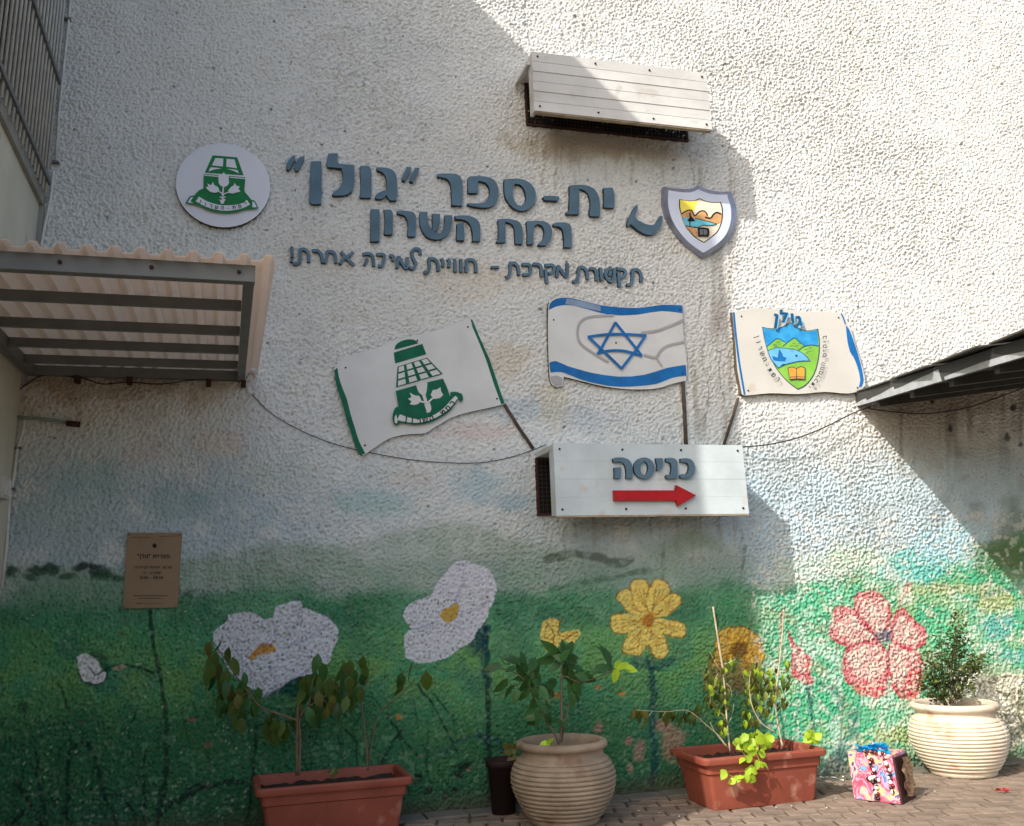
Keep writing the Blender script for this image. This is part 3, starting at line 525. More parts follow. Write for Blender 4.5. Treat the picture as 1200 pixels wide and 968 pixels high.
for i in range(-40, 60):
    for j in range(-60, 30):
        u, v_ = i*0.224+(0.112 if j % 2 else 0), j*0.154; x = u*math.cos(ang)-v_*math.sin(ang)+3; y = u*math.sin(ang)+v_*math.cos(ang)-1
        if -0.22 > y > -4.2 and -1.3 < x < 10: spots.append((x, y))
near, fl = [], []
for x, y in spots:
    p = proj((x, y, 0)); (near if (440 < p[0] < 1225 and 860 < p[1] < 985) else fl).append((x, y))
near.sort(key=lambda p: p[1]); fl += near[295:]; near = near[:295]; far = MB()
def pmat(x, y, r): return Matrix.Translation((x, y, r.uniform(-0.004, 0.003))) @ Euler((r.uniform(-.012, .012), r.uniform(-.012, .012), ang+r.uniform(-.02, .02))).to_matrix().to_4x4()
r_ = random.Random(3)
for x, y in near: inst('paver', r_.choice(PM), pav, pmat(x, y, r_))
for x, y in fl:
    me_ = r_.choice(PM); Mx = pmat(x, y, r_); far.add([Mx@q.co for q in me_.vertices], [tuple(p.vertices) for p in me_.polygons])
tag(far.build('paver_field', M['paver'], pav, fix=False), kind='stuff')
# the row of larger slabs against the wall
x = -1.3
while x < 9.5:
    wd = 0.30; m = MB(); m.box((x+0.006, -0.205, -0.05), (x+wd-0.006, -0.012, 0.004+random.uniform(-0.003, 0.003))); m.build('edging_slab', M['concrete'], pav, bevel=0.006); x += wd
# litter: dried leaves, chips
mb = MB()
for k in range(80):
    if k < 38: x, y = random.uniform(3.9, 5.2), random.uniform(-0.36, -0.08)
    else: x, y = random.uniform(2.6, 6.6), random.uniform(-1.35, -0.2)
    s_ = random.uniform(0.006, 0.018)*(1.9 if k < 38 else 0.7); a = random.uniform(0, 6.28); z = 0.008
    P = [(x+s_*math.cos(a+t)*(1 if i % 2 else 0.6), y+s_*math.sin(a+t)*(1 if i % 2 else 0.5), z+random.uniform(0, s_*0.5)) for i, t in enumerate((0, 1.3, 2.6, 3.9, 5.2))]
    mb.add(P+[(x, y, z+s_*0.4)], [(0, 1, 5), (1, 2, 5), (2, 3, 5), (3, 4, 5), (4, 0, 5)], random.choice((0, 0, 1)))
tag(mb.build('leaf_litter', [M['conduit'], M['leaf_brown']], fix=False), kind='stuff')
p = G(1175, 929); t = empty('fallen_flower', p, 'small crimson fallen flower lying on the paving in front of the right-hand round pot', 'flower')
for k in range(5):
    a = k*1.26+0.3; m = MB(); c_, s_ = math.cos(a), math.sin(a); P = [(0, 0, .012), (.035*c_-.012*s_, .035*s_+.012*c_, .03), (.058*c_, .058*s_, .016), (.035*c_+.012*s_, .035*s_-.012*c_, .022)]
    m.add([Vector(q)+p for q in P], [(0, 1, 2), (0, 2, 3)]); m.build('petal', M['red'], t, fix=False)

# ================================================================== LEFT BUILDING (its corner edge and eave throw the big shadow)
EX = XC; LY = -3.99; TOPZ = 9.94
lb = empty('left_building', (XC-0.3, -2, 0), 'cream plastered building with a barred window meeting the stucco wall at the left', 'building')
s0 = X(46, 232, XC); s1 = X(1, 133, XC); wy1 = s0.y; wz0 = (s0.z+s1.z)/2; wy0 = -3.3; wz1 = 7.4
mb = MB()
mb.box((-7, LY, -0.02), (XC, 0.29, wz0)); mb.box((-7, LY, wz1), (XC, 0.29, TOPZ)); mb.box((-7, wy1, wz0), (XC, 0.288, wz1)); mb.box((-7, LY+.002, wz0), (XC, wy0, wz1)); mb.box((-7, wy0, wz0), (XC-0.25, wy1, wz1))
mb.build('wall', M['plaster'], lb)
wn = MB(); wn.box((XC-0.02, wy0, wz0-0.05), (XC+0.03, wy1+0.01, wz0+0.03)); wn = wn.build('window', M['plaster_grey'], lb)
m = MB(); m.box((XC-0.12, wy1-0.06, wz0+.03), (XC+0.01, wy1-0.004, wz1-.03)); m.box((XC-0.12, wy0+.004, wz0+.03), (XC+0.01, wy0+0.06, wz1-.03)); m.box((XC-.12, wy0+.06, wz1-.09), (XC+.01, wy1-.06, wz1-.03)); o = m.build('window_frame', M['steel'], wn)
m = MB(); m.box((XC-0.2, wy0+.06, wz0+.03), (XC-0.17, -1.05, wz1-.09)); m.build('pane', M['glass'], wn)
m = MB()
for k in range(40): z = wz0+.06+k*0.072; m.hexa([(XC-0.13, -1.04, z), (XC-0.08, -1.04, z-0.02), (XC-0.08, wy1-.06, z-0.02), (XC-0.13, wy1-.06, z), (XC-0.13, -1.04, z+0.012), (XC-0.08, -1.04, z+0.045), (XC-0.08, wy1-.06, z+0.045), (XC-0.13, wy1-.06, z+0.012)])
tag(m.build('shutter', M['shutter'], wn), kind='stuff')
y = wy1-0.10; zb = X(45, 170, XC).z
while y > wy0+0.1:
    m = MB(); m.tube([(XC+0.055, y, wz0-0.02), (XC+0.055, y, wz1-0.05)], 0.011, 6); m.build('window_bar', M['bar'], lb); y -= 0.105
for z in (wz0+0.10, X(62, 107, XC).z, X(62, 107, XC).z+1.0):
    m = MB(); m.box((XC+0.062, wy0+.05, z-0.018), (XC+0.080, wy1-.05, z+0.018)); m.build('grille_rail', M['steel'], lb)
m = MB(); m.box((XC+.001, wy1+.012, 3.0), (XC+.035, -0.02, 8.0)); m.build('corner_strip', M['plaster_grey'], lb)
p = X(3, 574, XC+0.02); t = empty('electrical_box', p, 'small white electrical box at the left edge of the picture beside the corner', 'box'); m = MB(); m.box((XC, p.y-.12, p.z-.06), (XC+.05, p.y+.10, p.z+.08)); m.build('case', M['white_paint'], t, bevel=.006); m = MB(); m.box((XC+.051, p.y-.09, p.z-.04), (XC+.056, p.y+.07, p.z+.06)); m.build('lid', M['conduit'], t)
# conduit in the corner
t = empty('conduit', (XC+.06, -.03, 0), 'thin white conduit running up the inner corner at the left', 'pipe')
pts = [(82, -20), (80, 20), (74, 75), (68, 133), (64, 190)]; m = MB(); m.tube([W(a+1, b, -.03) for a, b in pts], .010, 6); m.build('pipe', M['conduit'], t)
pts = [(62, 200), (58, 235), (52, 262), (48, 284), (46, 300)]; m = MB(); m.tube([W(a+1, b, -.03) for a, b in pts], .011, 6); m.build('pipe', M['conduit'], t)
pts = [(30, 482), (27, 505), (20, 528), (16, 560), (11, 585), (8, 637), (2, 690)]; m = MB(); m.tube([W(a, b, -.035) for a, b in pts], .011, 6); m.build('pipe', M['conduit'], t)
for a, b in [(20, 525), (13, 573), (79, 22), (65, 190)]:
    m = MB(); q = W(a, b, -.03); m.box((q.x-.025, -.045, q.z-.008), (q.x+.025, -.006, q.z+.008)); m.build('clip', M['steel'], t)
t = empty('overflow_pipe', W(90, 497), 'short horizontal greenish pipe stub under the left canopy', 'pipe')
m = MB(); m.tube([W(-6, 487, -.05), W(50, 491, -.05), W(92, 497, -.045)], .012, 8); m.build('pipe', mat('green_grey_pipe', rgb(140, 152, 142), .8, .2, 9), t)
m = MB(); m.tube([W(78, 496, -.047), W(94, 497.5, -.046)], .021, 8); m.build('pipe_cap', M['rust'], t)

# ================================================================== LEFT CANOPY
t = empty('canopy', W(150, 440, -.05), 'pinkish corrugated canopy on a grey steel frame over the left doorway', 'canopy')
YF = -2.72; XR = W(287.5, 443).x; pf = W(299, 311, YF); zf_, zb_ = pf.z, W(287, 437).z; XR = (XR+pf.x)/2; XL = XC+.03
zat = lambda y: zb_+(zf_-zb_)*(y/YF)
def bar(x0, y0, x1, y1, hgt_, wd, par, mt, name, dz=0.0):
    m = MB(); a, b = zat(y0)+dz, zat(y1)+dz
    if abs(x1-x0) > abs(y1-y0): m.hexa([(x0, y0, a-hgt_), (x1, y0, a-hgt_), (x1, y0+wd, a-hgt_), (x0, y0+wd, a-hgt_), (x0, y0, a), (x1, y0, a), (x1, y0+wd, a), (x0, y0+wd, a)])
    else: m.hexa([(x0, y0, a-hgt_), (x0+wd, y0, a-hgt_), (x0+wd, y1, b-hgt_), (x0, y1, b-hgt_), (x0, y0, a), (x0+wd, y0, a), (x0+wd, y1, b), (x0, y1, b)])
    return m.build(name, mt, par, bevel=.003)
bar(XL, YF, XR, YF, .085, .06, t, M['steel'], 'front_beam')
bar(XL, -.075, XR, -.075, .07, .06, t, M['steel'], 'wall_beam')
bar(XR-.055, YF+.062, XR-.055, -.078, .075, .053, t, M['steel'], 'side_beam')
bar(XL, YF+.062, XL, -.078, .075, .055, t, M['steel'], 'side_beam')
for (a, b) in [(291, 357), (290, 387), (289.5, 409), (288.5, 427)]:
    f_ = lambda y: proj((XR-.06, y, zat(y)-.03))[1]; lo, hi = YF, -.1
    for _ in range(40):
        md = (lo+hi)/2
        if f_(md) < b: lo = md
        else: hi = md
    bar(XL+.057, md, XR-.057, md, .055, .04, t, M['steel'], 'purlin', -.004)
def corrugated(name, x0, x1, yf, yb, z0, pitch, amp, mt, par, zfun, th=.004, ny=2):
    prof = []; x = x0
    while x < x1:
        for fx, fz in ((0, 0), (.22, 0), (.36, 1), (.64, 1), (.78, 0)):
            if x+fx*pitch <= x1: prof.append((x+fx*pitch, fz*amp))
        x += pitch
    m = MB(); n = len(prof); ys = [yf+(yb-yf)*k/ny for k in range(ny+1)]; v_ = []
    for dz in (0, -th):
        for y in ys: v_ += [(px, y, zfun(y)+z0+pz+dz) for px, pz in prof]
    f_ = []; k_ = len(ys)
    for L in range(2):
        for r0 in range(k_-1):
            for c0 in range(n-1): a = L*n*k_+r0*n+c0; f_.append((a, a+1, a+n+1, a+n))
    for c0 in range(n-1): f_.append((c0, c0+1, n*k_+c0+1, n*k_+c0)); q_ = (k_-1)*n+c0; f_.append((q_, q_+1, n*k_+q_+1, n*k_+q_))
    for r0 in range(k_-1): a = r0*n; f_.append((a, a+n, n*k_+a+n, n*k_+a)); a += n-1; f_.append((a, a+n, n*k_+a+n, n*k_+a))
    m.add(v_, f_); return m.build(name, mt, par)
XS = (W(321.5, 305, YF-.06).x+W(301, 437, 0).x)/2+.02
corrugated('roof_sheet', XL-.01, XS, YF-.07, -.02, .004, .116, .031, M['sheet'], t, zat)
for x in (-1.2, -.8, -.4, 0.0):
    m = MB(); zc_ = zat(YF)-.04; m.tube([(x, YF, zc_), (x, YF-.012, zc_)], .010, 6); m.build('bolt', M['rust'], t)
for x in (-1.1, -.75, -.2, .05):
    m = MB(); m.box((x, -.09, zb_-.12), (x+.035, -.015, zb_-.072)); m.build('bracket', M['rust'], t)
# ================================================================== RIGHT CANOPY: a rail leaving the wall, thin sheets on it
a_, b_ = W(1012, 478), W(1195, 684); wdir = np.array([b_.x-a_.x, 0, b_.z-a_.z]); n1_ = np.cross(np.array(SUN), wdir); n2_ = np.cross(ray(1003, 478), ray(1200, 420)); rd = np.cross(n1_, n2_); rd = Vector(rd/-rd[1])
t = empty('side_roof', W(1003, 470), 'low dark steel roof edge with peeling paint jutting out of the wall on the right', 'roof')
R0 = W(1003, 477); Lr = 2.7; TH = .125; _wl = W(1200, 453.5)-W(1007.7, 479.5); slope_x = _wl.z/_wl.x
def rp(x, d, z): return Vector((R0.x+rd.x*d+x, -.012-d, R0.z+rd.z*d+z+x*slope_x))
m = MB(); m.hexa([rp(0, Lr, 0), rp(.05, Lr, 0), rp(.05, 0, 0), rp(0, 0, 0), rp(0, Lr, TH), rp(.05, Lr, TH), rp(.05, 0, TH), rp(0, 0, TH)]); m.build('rail', M['dark_steel'], t, bevel=.003)
m = MB()
def flake(pts):
    return [(a, b) for a, b in pts]
for pts in [[(0, .004), (0, .03), (.1, .045), (.18, .05), (.2, .028), (.3, .04), (.45, .05), (.62, .072), (.66, .075), (.66, .05), (.8, .055), (.95, .07), (1.1, .082), (1.2, .085), (1.2, .088), (1.32, .1), (1.34, .004)], [(1.38, .004), (1.38, .03), (1.6, .04), (1.85, .052), (2.1, .05), (2.4, .03), (2.6, .02), (2.6, .004)]]:
    V_ = [rp(-.002, max(d, .001), z) for d, z in pts]; tri = tessellate_polygon([[Vector((d, z, 0)) for d, z in pts]]); m.add(V_, tri)
m.build('bare_metal_patch', M['bare'], t, fix=False)
m = MB(); m.hexa([rp(.05, Lr, .03), rp(3.6, Lr, .03), rp(3.6, 0, .03), rp(.05, 0, .03), rp(.05, Lr, .06), rp(3.6, Lr, .06), rp(3.6, 0, .06), rp(.05, 0, .06)]); m.build('roof_deck', M['sheet_grey'], t)
for k in range(5):
    d = .25+k*.55; m = MB(); m.hexa([rp(.052, d+.06, -.05), rp(3.4, d+.06, -.05), rp(3.4, d, -.05), rp(.052, d, -.05), rp(.052, d+.06, .029), rp(3.4, d+.06, .029), rp(3.4, d, .029), rp(.052, d, .029)]); m.build('purlin', M['dark_steel'], t)
for d0, d1, ov, zz in [(.05, .62, .06, .128), (.66, 1.28, .17, .135), (1.30, 2.0, .30, .142), (2.02, 2.7, .34, .149)]:
    m = MB(); m.hexa([rp(-ov*.5, d1, zz), rp(3.4, d1, zz), rp(3.4, d0, zz), rp(-ov*.15, d0, zz), rp(-ov*.5, d1, zz+.012), rp(3.4, d1, zz+.012), rp(3.4, d0, zz+.012), rp(-ov*.15, d0, zz+.012)]); m.build('roof_sheet', M['sheet_grey'], t)

# ================================================================== VENT HOODS
def hood(name, label, cat, d, fl_t, fr_t, fr_b, fl_b, g0, g1, nb, paint, lap, open_left=True):
    """front panel corners (photo pixels, at depth -d), grille corners on the wall"""
    A, B, C_, D_ = W(*fl_t, -d), W(*fr_t, -d), W(*fr_b, -d), W(*fl_b, -d)
    x0, x1 = (A.x+D_.x)/2, (B.x+C_.x)/2; zt, zb = (A.z+B.z)/2, (C_.z+D_.z)/2
    t = empty(name, (x0+(x1-x0)/2, -.01, zb), label, cat); th = .045
    m = MB(); m.box((x0, -d+th+.002, zt-.05), (x1, -.004, zt-.004)); m.build('top_slab', paint, t, bevel=.004)
    h = (zt-zb)/nb
    for k in range(nb):
        z0, z1 = zb+k*h, zb+(k+1)*h; m = MB(); l0, l1 = (lap if k % 2 == 0 else lap*.4), 0.0
        m.hexa([(x0, -d-l0, z0+.0003), (x1, -d-l0*.8, z0+.0003), (x1, -d+th, z0+.0003), (x0, -d+th, z0+.0003), (x0, -d-l1, z1-.0003), (x1, -d-l1, z1-.0003), (x1, -d+th, z1-.0003), (x0, -d+th, z1-.0003)]); m.build('board', paint, t)
    for xa, xb in ((x0+.002, x0+.03), (x1-.03, x1-.002)):
        m = MB(); m.box((xa, -d+th+.002, zb+.004), (xb, -d+th+.07, zt-.052)); m.build('return_edge', paint, t)
    for u_ in (.03, .35, .66, .97):
        for z_ in (zb+.045, zt-.045): xs_ = x0+(x1-x0)*u_; m = MB(); m.tube([(xs_, -d, z_), (xs_, -d-lap-.004, z_)], .009, 8); m.build('screw', M['rust'], t)
    m = MB(); m.box((x0, -d+.001, zb-.012), (x1, -d+th, zb)); m.build('bottom_trim', M['wood_edge'], t)
    a, b = W(*g0, -.03), W(*g1, -.03); gx0, gx1, gz1, gz0 = a.x, b.x, zt-.055, b.z
    m = MB(); m.box((gx0, -.018, gz0), (gx1, -.002, gz1)); g = m.build('grille', M['black'], t)  # black panel stands in for the unlit opening behind the mesh
    m = MB(); e = .018; m.box((gx0, -.034, gz0), (gx1, -.016, gz0+e)); m.box((gx0, -.034, gz1-e), (gx1, -.016, gz1)); m.box((gx0, -.034, gz0+e), (gx0+e, -.016, gz1-e)); m.box((gx1-e, -.034, gz0+e), (gx1, -.016, gz1-e)); m.build('grille_frame', M['rust'], g)
    m = MB(); x = gx0+e+.03
    while x < gx1-e: m.box((x, -.028, gz0+e), (x+.004, -.024, gz1-e)); x += .034
    z = gz0+e+.03
    while z < gz1-e: m.box((gx0+e, -.0235, z), (gx1-e, -.0205, z+.004)); z += .034
    tag(m.build('wire_mesh', M['wire'], g), kind='stuff')
    return t, (x0, x1, zb, zt)
HD = .455
th_, hb = hood('vent_hood', 'white ribbed vent hood with a dark mesh opening at the top of the wall', 'vent hood', HD, (623.5, 63), (829, 83), (832, 148), (626, 134), (615, 101), (807, 166), 6, M['white_paint'], .006)
ts_, sb_ = hood('sign_hood', 'white vent hood carrying blue letters and a red arrow', 'vent hood', HD, (649, 521), (870.5, 520), (877, 602.5), (651.5, 604), (627.5, 538), (850, 602), 4, M['sign_paint'], .0015)
m = MB(); m.box((hb[0]-.03, -HD+.05, hb[3]-.10), (hb[0], -.03, hb[3]-.075)); m.build('side_flashing', M['white_paint'], th_)
q = W(762, 518, -.2); m = MB(); m.tube([(q.x-.04, -.2, sb_[3]+.02), (q.x+.04, -.2, sb_[3]+.02)], .022, 8); m.box((q.x-.03, -.22, sb_[3]-.003), (q.x+.03, -.18, sb_[3]+.01)); m.build('hinge', M['black'], ts_)

# ================================================================== LETTERING
def plate_obj(name, polys, m, yf, yb, mt, parent=None, holes=None, side=None, dy=0.0015, mats=None, smooth=True):
    mb = MB()
    for k, P in enumerate(polys):
        if smooth: P = smooth_poly(P, 3)
        H = [smooth_poly(h, 3) for h in (holes or {}).get(k, [])]; slab(mb, P, m, yf-k*dy, yb, H, 0, 1 if side else None)
    o = mb.build(name, [mt]+([side] if side else []), parent, fix=False); return o
K5, K4, K3, K2 = cm(330, 170, 7.059), cm(500, 180, 5), cm(560, 160, 3.75), cm(320, 160, 4.286)
def letter(polys, m, label, holes=None, name='letter', grp='letters of the school name'):
    o = plate_obj(name, polys, m, -.048, -.004, M['letter'], holes=holes, side=M['letter_side'])
    c = sum((v_.co for v_ in o.data.vertices), Vector())/len(o.data.vertices); o.data.transform(Matrix.Translation(-Vector((c.x, -.01, c.z)))); o.location = (c.x, -.01, c.z)
    return tag(o, label, 'letter', grp)
letter([[(38, 165), (60, 125), (85, 92), (112, 85), (112, 118), (90, 160), (64, 208), (42, 200)], [(106, 168), (128, 130), (150, 100), (190, 92), (188, 120), (165, 165), (138, 214), (112, 212)]], K5, 'blue-grey closing quotation mark at the far left of the top line of lettering', name='quotation_mark')
letter([[(245, 133), (328, 133), (332, 200), (331, 400), (328, 485), (255, 488), (232, 470), (234, 380), (238, 250)]], K5, 'tall straight blue-grey letter final nun beside the closing quotation mark, top line')
letter([[(385, 70), (462, 68), (468, 88), (460, 118), (468, 142), (490, 156), (600, 162), (604, 230), (600, 320), (588, 372), (555, 400), (510, 415), (430, 416), (418, 403), (440, 384), (478, 350), (502, 300), (508, 250), (498, 192), (380, 180), (374, 130)]], K5, 'blue-grey letter lamed with its raised top left of vav, top line')
letter([[(652, 172), (720, 172), (742, 205), (744, 300), (742, 420), (735, 436), (655, 434), (648, 425), (652, 380), (655, 300), (650, 220)]], K5, 'straight blue-grey letter vav left of gimel, top line')
letter([[(786, 185), (850, 185), (905, 198), (940, 230), (955, 290), (956, 380), (952, 457), (905, 457), (885, 443), (868, 412), (840, 440), (795, 447), (774, 432), (785, 405), (835, 380), (866, 372), (870, 300), (857, 250), (830, 222), (792, 208)]], K5, 'blue-grey letter gimel right after the opening quotation mark, top line')
letter([[(1035, 178), (1072, 182), (1068, 210), (1045, 255), (1020, 296), (998, 290), (1000, 262)], [(1105, 185), (1142, 190), (1135, 215), (1112, 262), (1090, 306), (1062, 298), (1068, 268)]], K5, 'blue-grey opening quotation mark between the two words of the top line', name='quotation_mark')
letter([[(65, 118), (150, 116), (190, 128), (210, 165), (211, 240), (208, 305), (148, 302), (146, 240), (142, 185), (128, 155), (105, 142), (65, 135)]], K4, 'blue-grey letter resh at the left end of the middle word, top line')
letter([[(243, 150), (255, 135), (310, 132), (360, 137), (398, 157), (418, 195), (421, 240), (405, 290), (375, 312), (330, 316), (280, 310), (245, 302), (240, 290), (290, 292), (330, 288), (358, 268), (370, 235), (365, 195), (345, 170), (303, 158), (301, 195), (300, 232), (243, 230)]], K4, 'blue-grey letter pe with its inner tab, middle of the middle word, top line')
letter([[(455, 150), (500, 147), (560, 150), (610, 175), (637, 220), (639, 265), (620, 305), (590, 328), (550, 335), (505, 315), (472, 275), (457, 230)]], K4, 'round closed blue-grey letter samekh in the top line', {0: [[(515, 178), (545, 180), (570, 205), (582, 245), (578, 285), (555, 305), (530, 298), (512, 268), (504, 225)]]})
letter([[(683, 254), (700, 246), (775, 250), (779, 262), (770, 276), (690, 272)]], K4, 'short blue-grey dash between samekh and tav, top line', name='dash')
letter([[(838, 187), (885, 182), (930, 185), (980, 205), (1008, 250), (1016, 310), (1015, 368), (960, 366), (955, 350), (960, 290), (948, 240), (922, 214), (893, 205), (894, 280), (893, 355), (822, 355), (818, 343), (836, 335), (838, 260)]], K4, 'blue-grey letter tav beside the last straight letter of the top line')
letter([[(1038, 200), (1090, 200), (1098, 225), (1101, 270), (1100, 318), (1045, 316), (1038, 305), (1040, 260)]], K4, 'small blue-grey letter yod at the right end of the top line')
o = letter([[(700, 298), (703, 315), (692, 340), (692, 358), (715, 374), (745, 386), (772, 388), (786, 374), (803, 347), (813, 351), (808, 378), (796, 408), (768, 430), (738, 429), (706, 412), (684, 394), (672, 384), (664, 393), (656, 392), (660, 368), (672, 345), (685, 318)]], K3, 'tipped-over blue-grey letter bet hanging askew beside the silver shield')
letter([[(738, 532), (800, 530), (812, 560), (811, 700), (810, 795), (745, 797), (735, 785), (738, 700), (740, 600)]], K5, 'tall straight blue-grey letter final nun at the left end of the second line')
letter([[(845, 533), (900, 533), (920, 560), (921, 650), (920, 738), (860, 740), (850, 725), (856, 640), (852, 570)]], K5, 'straight blue-grey letter vav next to the final nun, second line')
letter([[(955, 545), (1000, 542), (1050, 545), (1095, 560), (1112, 600), (1110, 690), (1108, 757), (1048, 755), (1042, 740), (1047, 670), (1040, 620), (1022, 588), (995, 574), (960, 565)]], K5, 'blue-grey letter resh left of shin, second line')
letter([[(738, 378), (775, 378), (777, 420), (790, 455), (815, 482), (842, 484), (856, 460), (862, 430), (862, 395), (900, 395), (897, 450), (880, 490), (850, 512), (815, 517), (775, 505), (748, 470), (736, 425)], [(800, 388), (838, 388), (838, 430), (830, 462), (812, 480), (800, 470), (802, 430)]], K2, 'blue-grey three-armed letter shin in the second line')
letter([[(165, 365), (210, 362), (250, 365), (295, 385), (314, 425), (315, 512), (270, 512), (268, 455), (250, 408), (215, 387), (170, 382)], [(178, 410), (218, 405), (220, 455), (220, 507), (178, 508), (175, 480), (178, 450)]], K4, 'blue-grey letter he right of shin, second line')
letter([[(418, 385), (460, 381), (500, 385), (545, 402), (562, 440), (563, 490), (562, 530), (520, 528), (518, 480), (512, 430), (490, 408), (460, 398), (462, 460), (462, 520), (410, 521), (408, 512), (420, 500), (422, 440)]], K4, 'blue-grey letter tav left of mem, second line')
letter([[(585, 397), (640, 393), (690, 397), (722, 417), (736, 455), (728, 500), (700, 538), (655, 536), (655, 526), (680, 502), (690, 460), (678, 425), (652, 412), (630, 428), (626, 480), (625, 530), (590, 532), (590, 480), (588, 430)]], K4, 'blue-grey letter mem in the second line')
letter([[(742, 412), (760, 403), (790, 402), (822, 406), (846, 425), (850, 480), (850, 550), (805, 548), (806, 500), (798, 450), (778, 428), (745, 424)]], K4, 'blue-grey letter resh at the right end of the second line')
K6, K7 = cm(330, 280, 5.4545), cm(550, 280, 5.4545)
def word(strokes, m, label, wd=19, name='word'):
    c = W(*m(*strokes[0][0][0])); t = empty(name, (c.x, -.01, c.z), label, 'lettering', 'words of the small handwritten line')
    for L in strokes:
        mb = MB()
        for i, P in enumerate(L): slab(mb, stroke_poly(P, wd), m, -.035-.0012*i, -.004, (), 0, 1)
        mb.build('letter', [M['letter'], M['letter_side']], t, fix=False)
word([[[(66, 50), (68, 112)], [(58, 136), (70, 139)]], [[(80, 155), (106, 154), (118, 132), (119, 66)], [(119, 66), (150, 66), (172, 92), (175, 142)]], [[(200, 74), (235, 76), (256, 104), (262, 148)]], [[(278, 150), (288, 120), (290, 82)], [(290, 80), (322, 80), (342, 100), (348, 150)]], [[(382, 82), (420, 124), (458, 164)], [(455, 84), (440, 100), (420, 112)], [(400, 112), (376, 154)]]], K6, 'small blue handwritten word with an exclamation mark at the left end of the third line')
word([[[(522, 97), (562, 94), (584, 115), (590, 168)], [(548, 125), (530, 164)]], [[(612, 99), (655, 100), (652, 140), (644, 168), (622, 172)]], [[(692, 104), (716, 112), (712, 134)]], [[(738, 180), (748, 112)], [(752, 116), (776, 160), (798, 184), (806, 120)]], [[(888, 96), (882, 68), (852, 62), (832, 84), (842, 120), (858, 156), (842, 186), (818, 178)]]], K6, 'blue handwritten word with a tall looped lamed, in the third line')
word([[[(912, 213), (936, 208), (946, 178), (942, 128)], [(942, 126), (976, 128), (998, 152), (1002, 200)]], [[(1022, 126), (1032, 142), (1030, 172)]], [[(1064, 130), (1074, 146), (1070, 176)]], [[(1108, 130), (1112, 206)]], [[(1146, 131), (1150, 206)]], [[(1182, 207), (1184, 136)], [(1186, 132), (1222, 134), (1242, 160), (1243, 208)]]], K6, 'small blue handwritten word just left of the dash in the third line')
word([[[(142, 180), (188, 180)]]], K7, 'short blue dash in the middle of the third line', 15, 'dash')
word([[[(235, 244), (254, 234), (262, 200), (262, 162)], [(264, 158), (290, 154), (312, 178), (318, 224)]], [[(342, 162), (384, 164), (393, 192), (382, 222), (346, 227)]], [[(412, 160), (444, 162), (460, 186), (463, 236)]], [[(487, 168), (530, 166), (544, 186), (532, 212), (512, 218)], [(490, 196), (496, 278)]], [[(560, 240), (570, 172)], [(574, 178), (600, 216), (624, 238), (628, 158)]]], K7, 'small blue handwritten word just right of the dash in the third line')
word([[[(668, 274), (690, 264), (698, 228), (700, 186)], [(702, 182), (728, 180), (752, 206), (756, 254)]], [[(772, 190), (800, 191), (812, 216), (815, 262)]], [[(840, 186), (848, 262)]], [[(905, 180), (882, 198), (872, 226), (888, 258), (914, 270), (926, 232), (930, 188)], [(902, 206), (898, 232)]], [[(950, 190), (988, 196), (1000, 214), (988, 238), (968, 244)], [(955, 214), (962, 302)]], [[(1012, 291), (1034, 288), (1044, 250), (1046, 204)], [(1048, 198), (1076, 196), (1096, 222), (1100, 270)]]], K7, 'small blue handwritten word at the right end of the third line')
# letters and arrow on the sign hood
K8 = cm(700, 520, 8.571)
sf = -HD-.030; sbk = -HD-.001
plate_obj('letter', [[(155, 152), (180, 140), (225, 137), (270, 140), (322, 165), (350, 215), (356, 280), (355, 350), (290, 350), (292, 290), (284, 232), (262, 196), (225, 182), (165, 186)], [(172, 240), (238, 235), (238, 290), (235, 348), (172, 348), (174, 290)]], K8, sf, sbk, M['letter'], ts_, side=M['letter_side'])
el = [(472+104*math.cos(a), 245+108*math.sin(a)) for a in [k*math.pi/8 for k in range(16)]]
plate_obj('letter', [el], K8, sf, sbk, M['letter'], ts_, holes={0: [[(478, 175), (502, 200), (510, 245), (502, 292), (475, 315), (446, 300), (433, 255), (444, 200)]]}, side=M['letter_side'])
plate_obj('letter', [[(590, 145), (655, 145), (665, 180), (655, 230), (632, 255), (610, 275), (598, 266), (602, 220), (592, 180)]], K8, sf, sbk, M['letter'], ts_, side=M['letter_side'])
plate_obj('letter', [[(690, 145), (730, 142), (770, 146), (803, 175), (808, 260), (808, 345), (790, 352), (740, 352), (695, 350), (688, 328), (700, 312), (735, 310), (745, 250), (738, 200), (720, 184), (690, 180)]], K8, sf, sbk, M['letter'], ts_, side=M['letter_side'])
plate_obj('letter', [[(835, 150), (890, 145), (940, 157), (973, 195), (985, 250), (967, 310), (930, 345), (870, 352), (838, 345), (832, 322), (850, 306), (895, 305), (915, 270), (918, 225), (903, 192), (870, 186), (838, 186)]], K8, sf, sbk, M['letter'], ts_, side=M['letter_side'])
plate_obj('arrow', [[(168, 468), (790, 468), (795, 415), (993, 518), (812, 626), (798, 572), (172, 572)]], K8, sf-.004, sbk, M['red'], ts_, smooth=False)

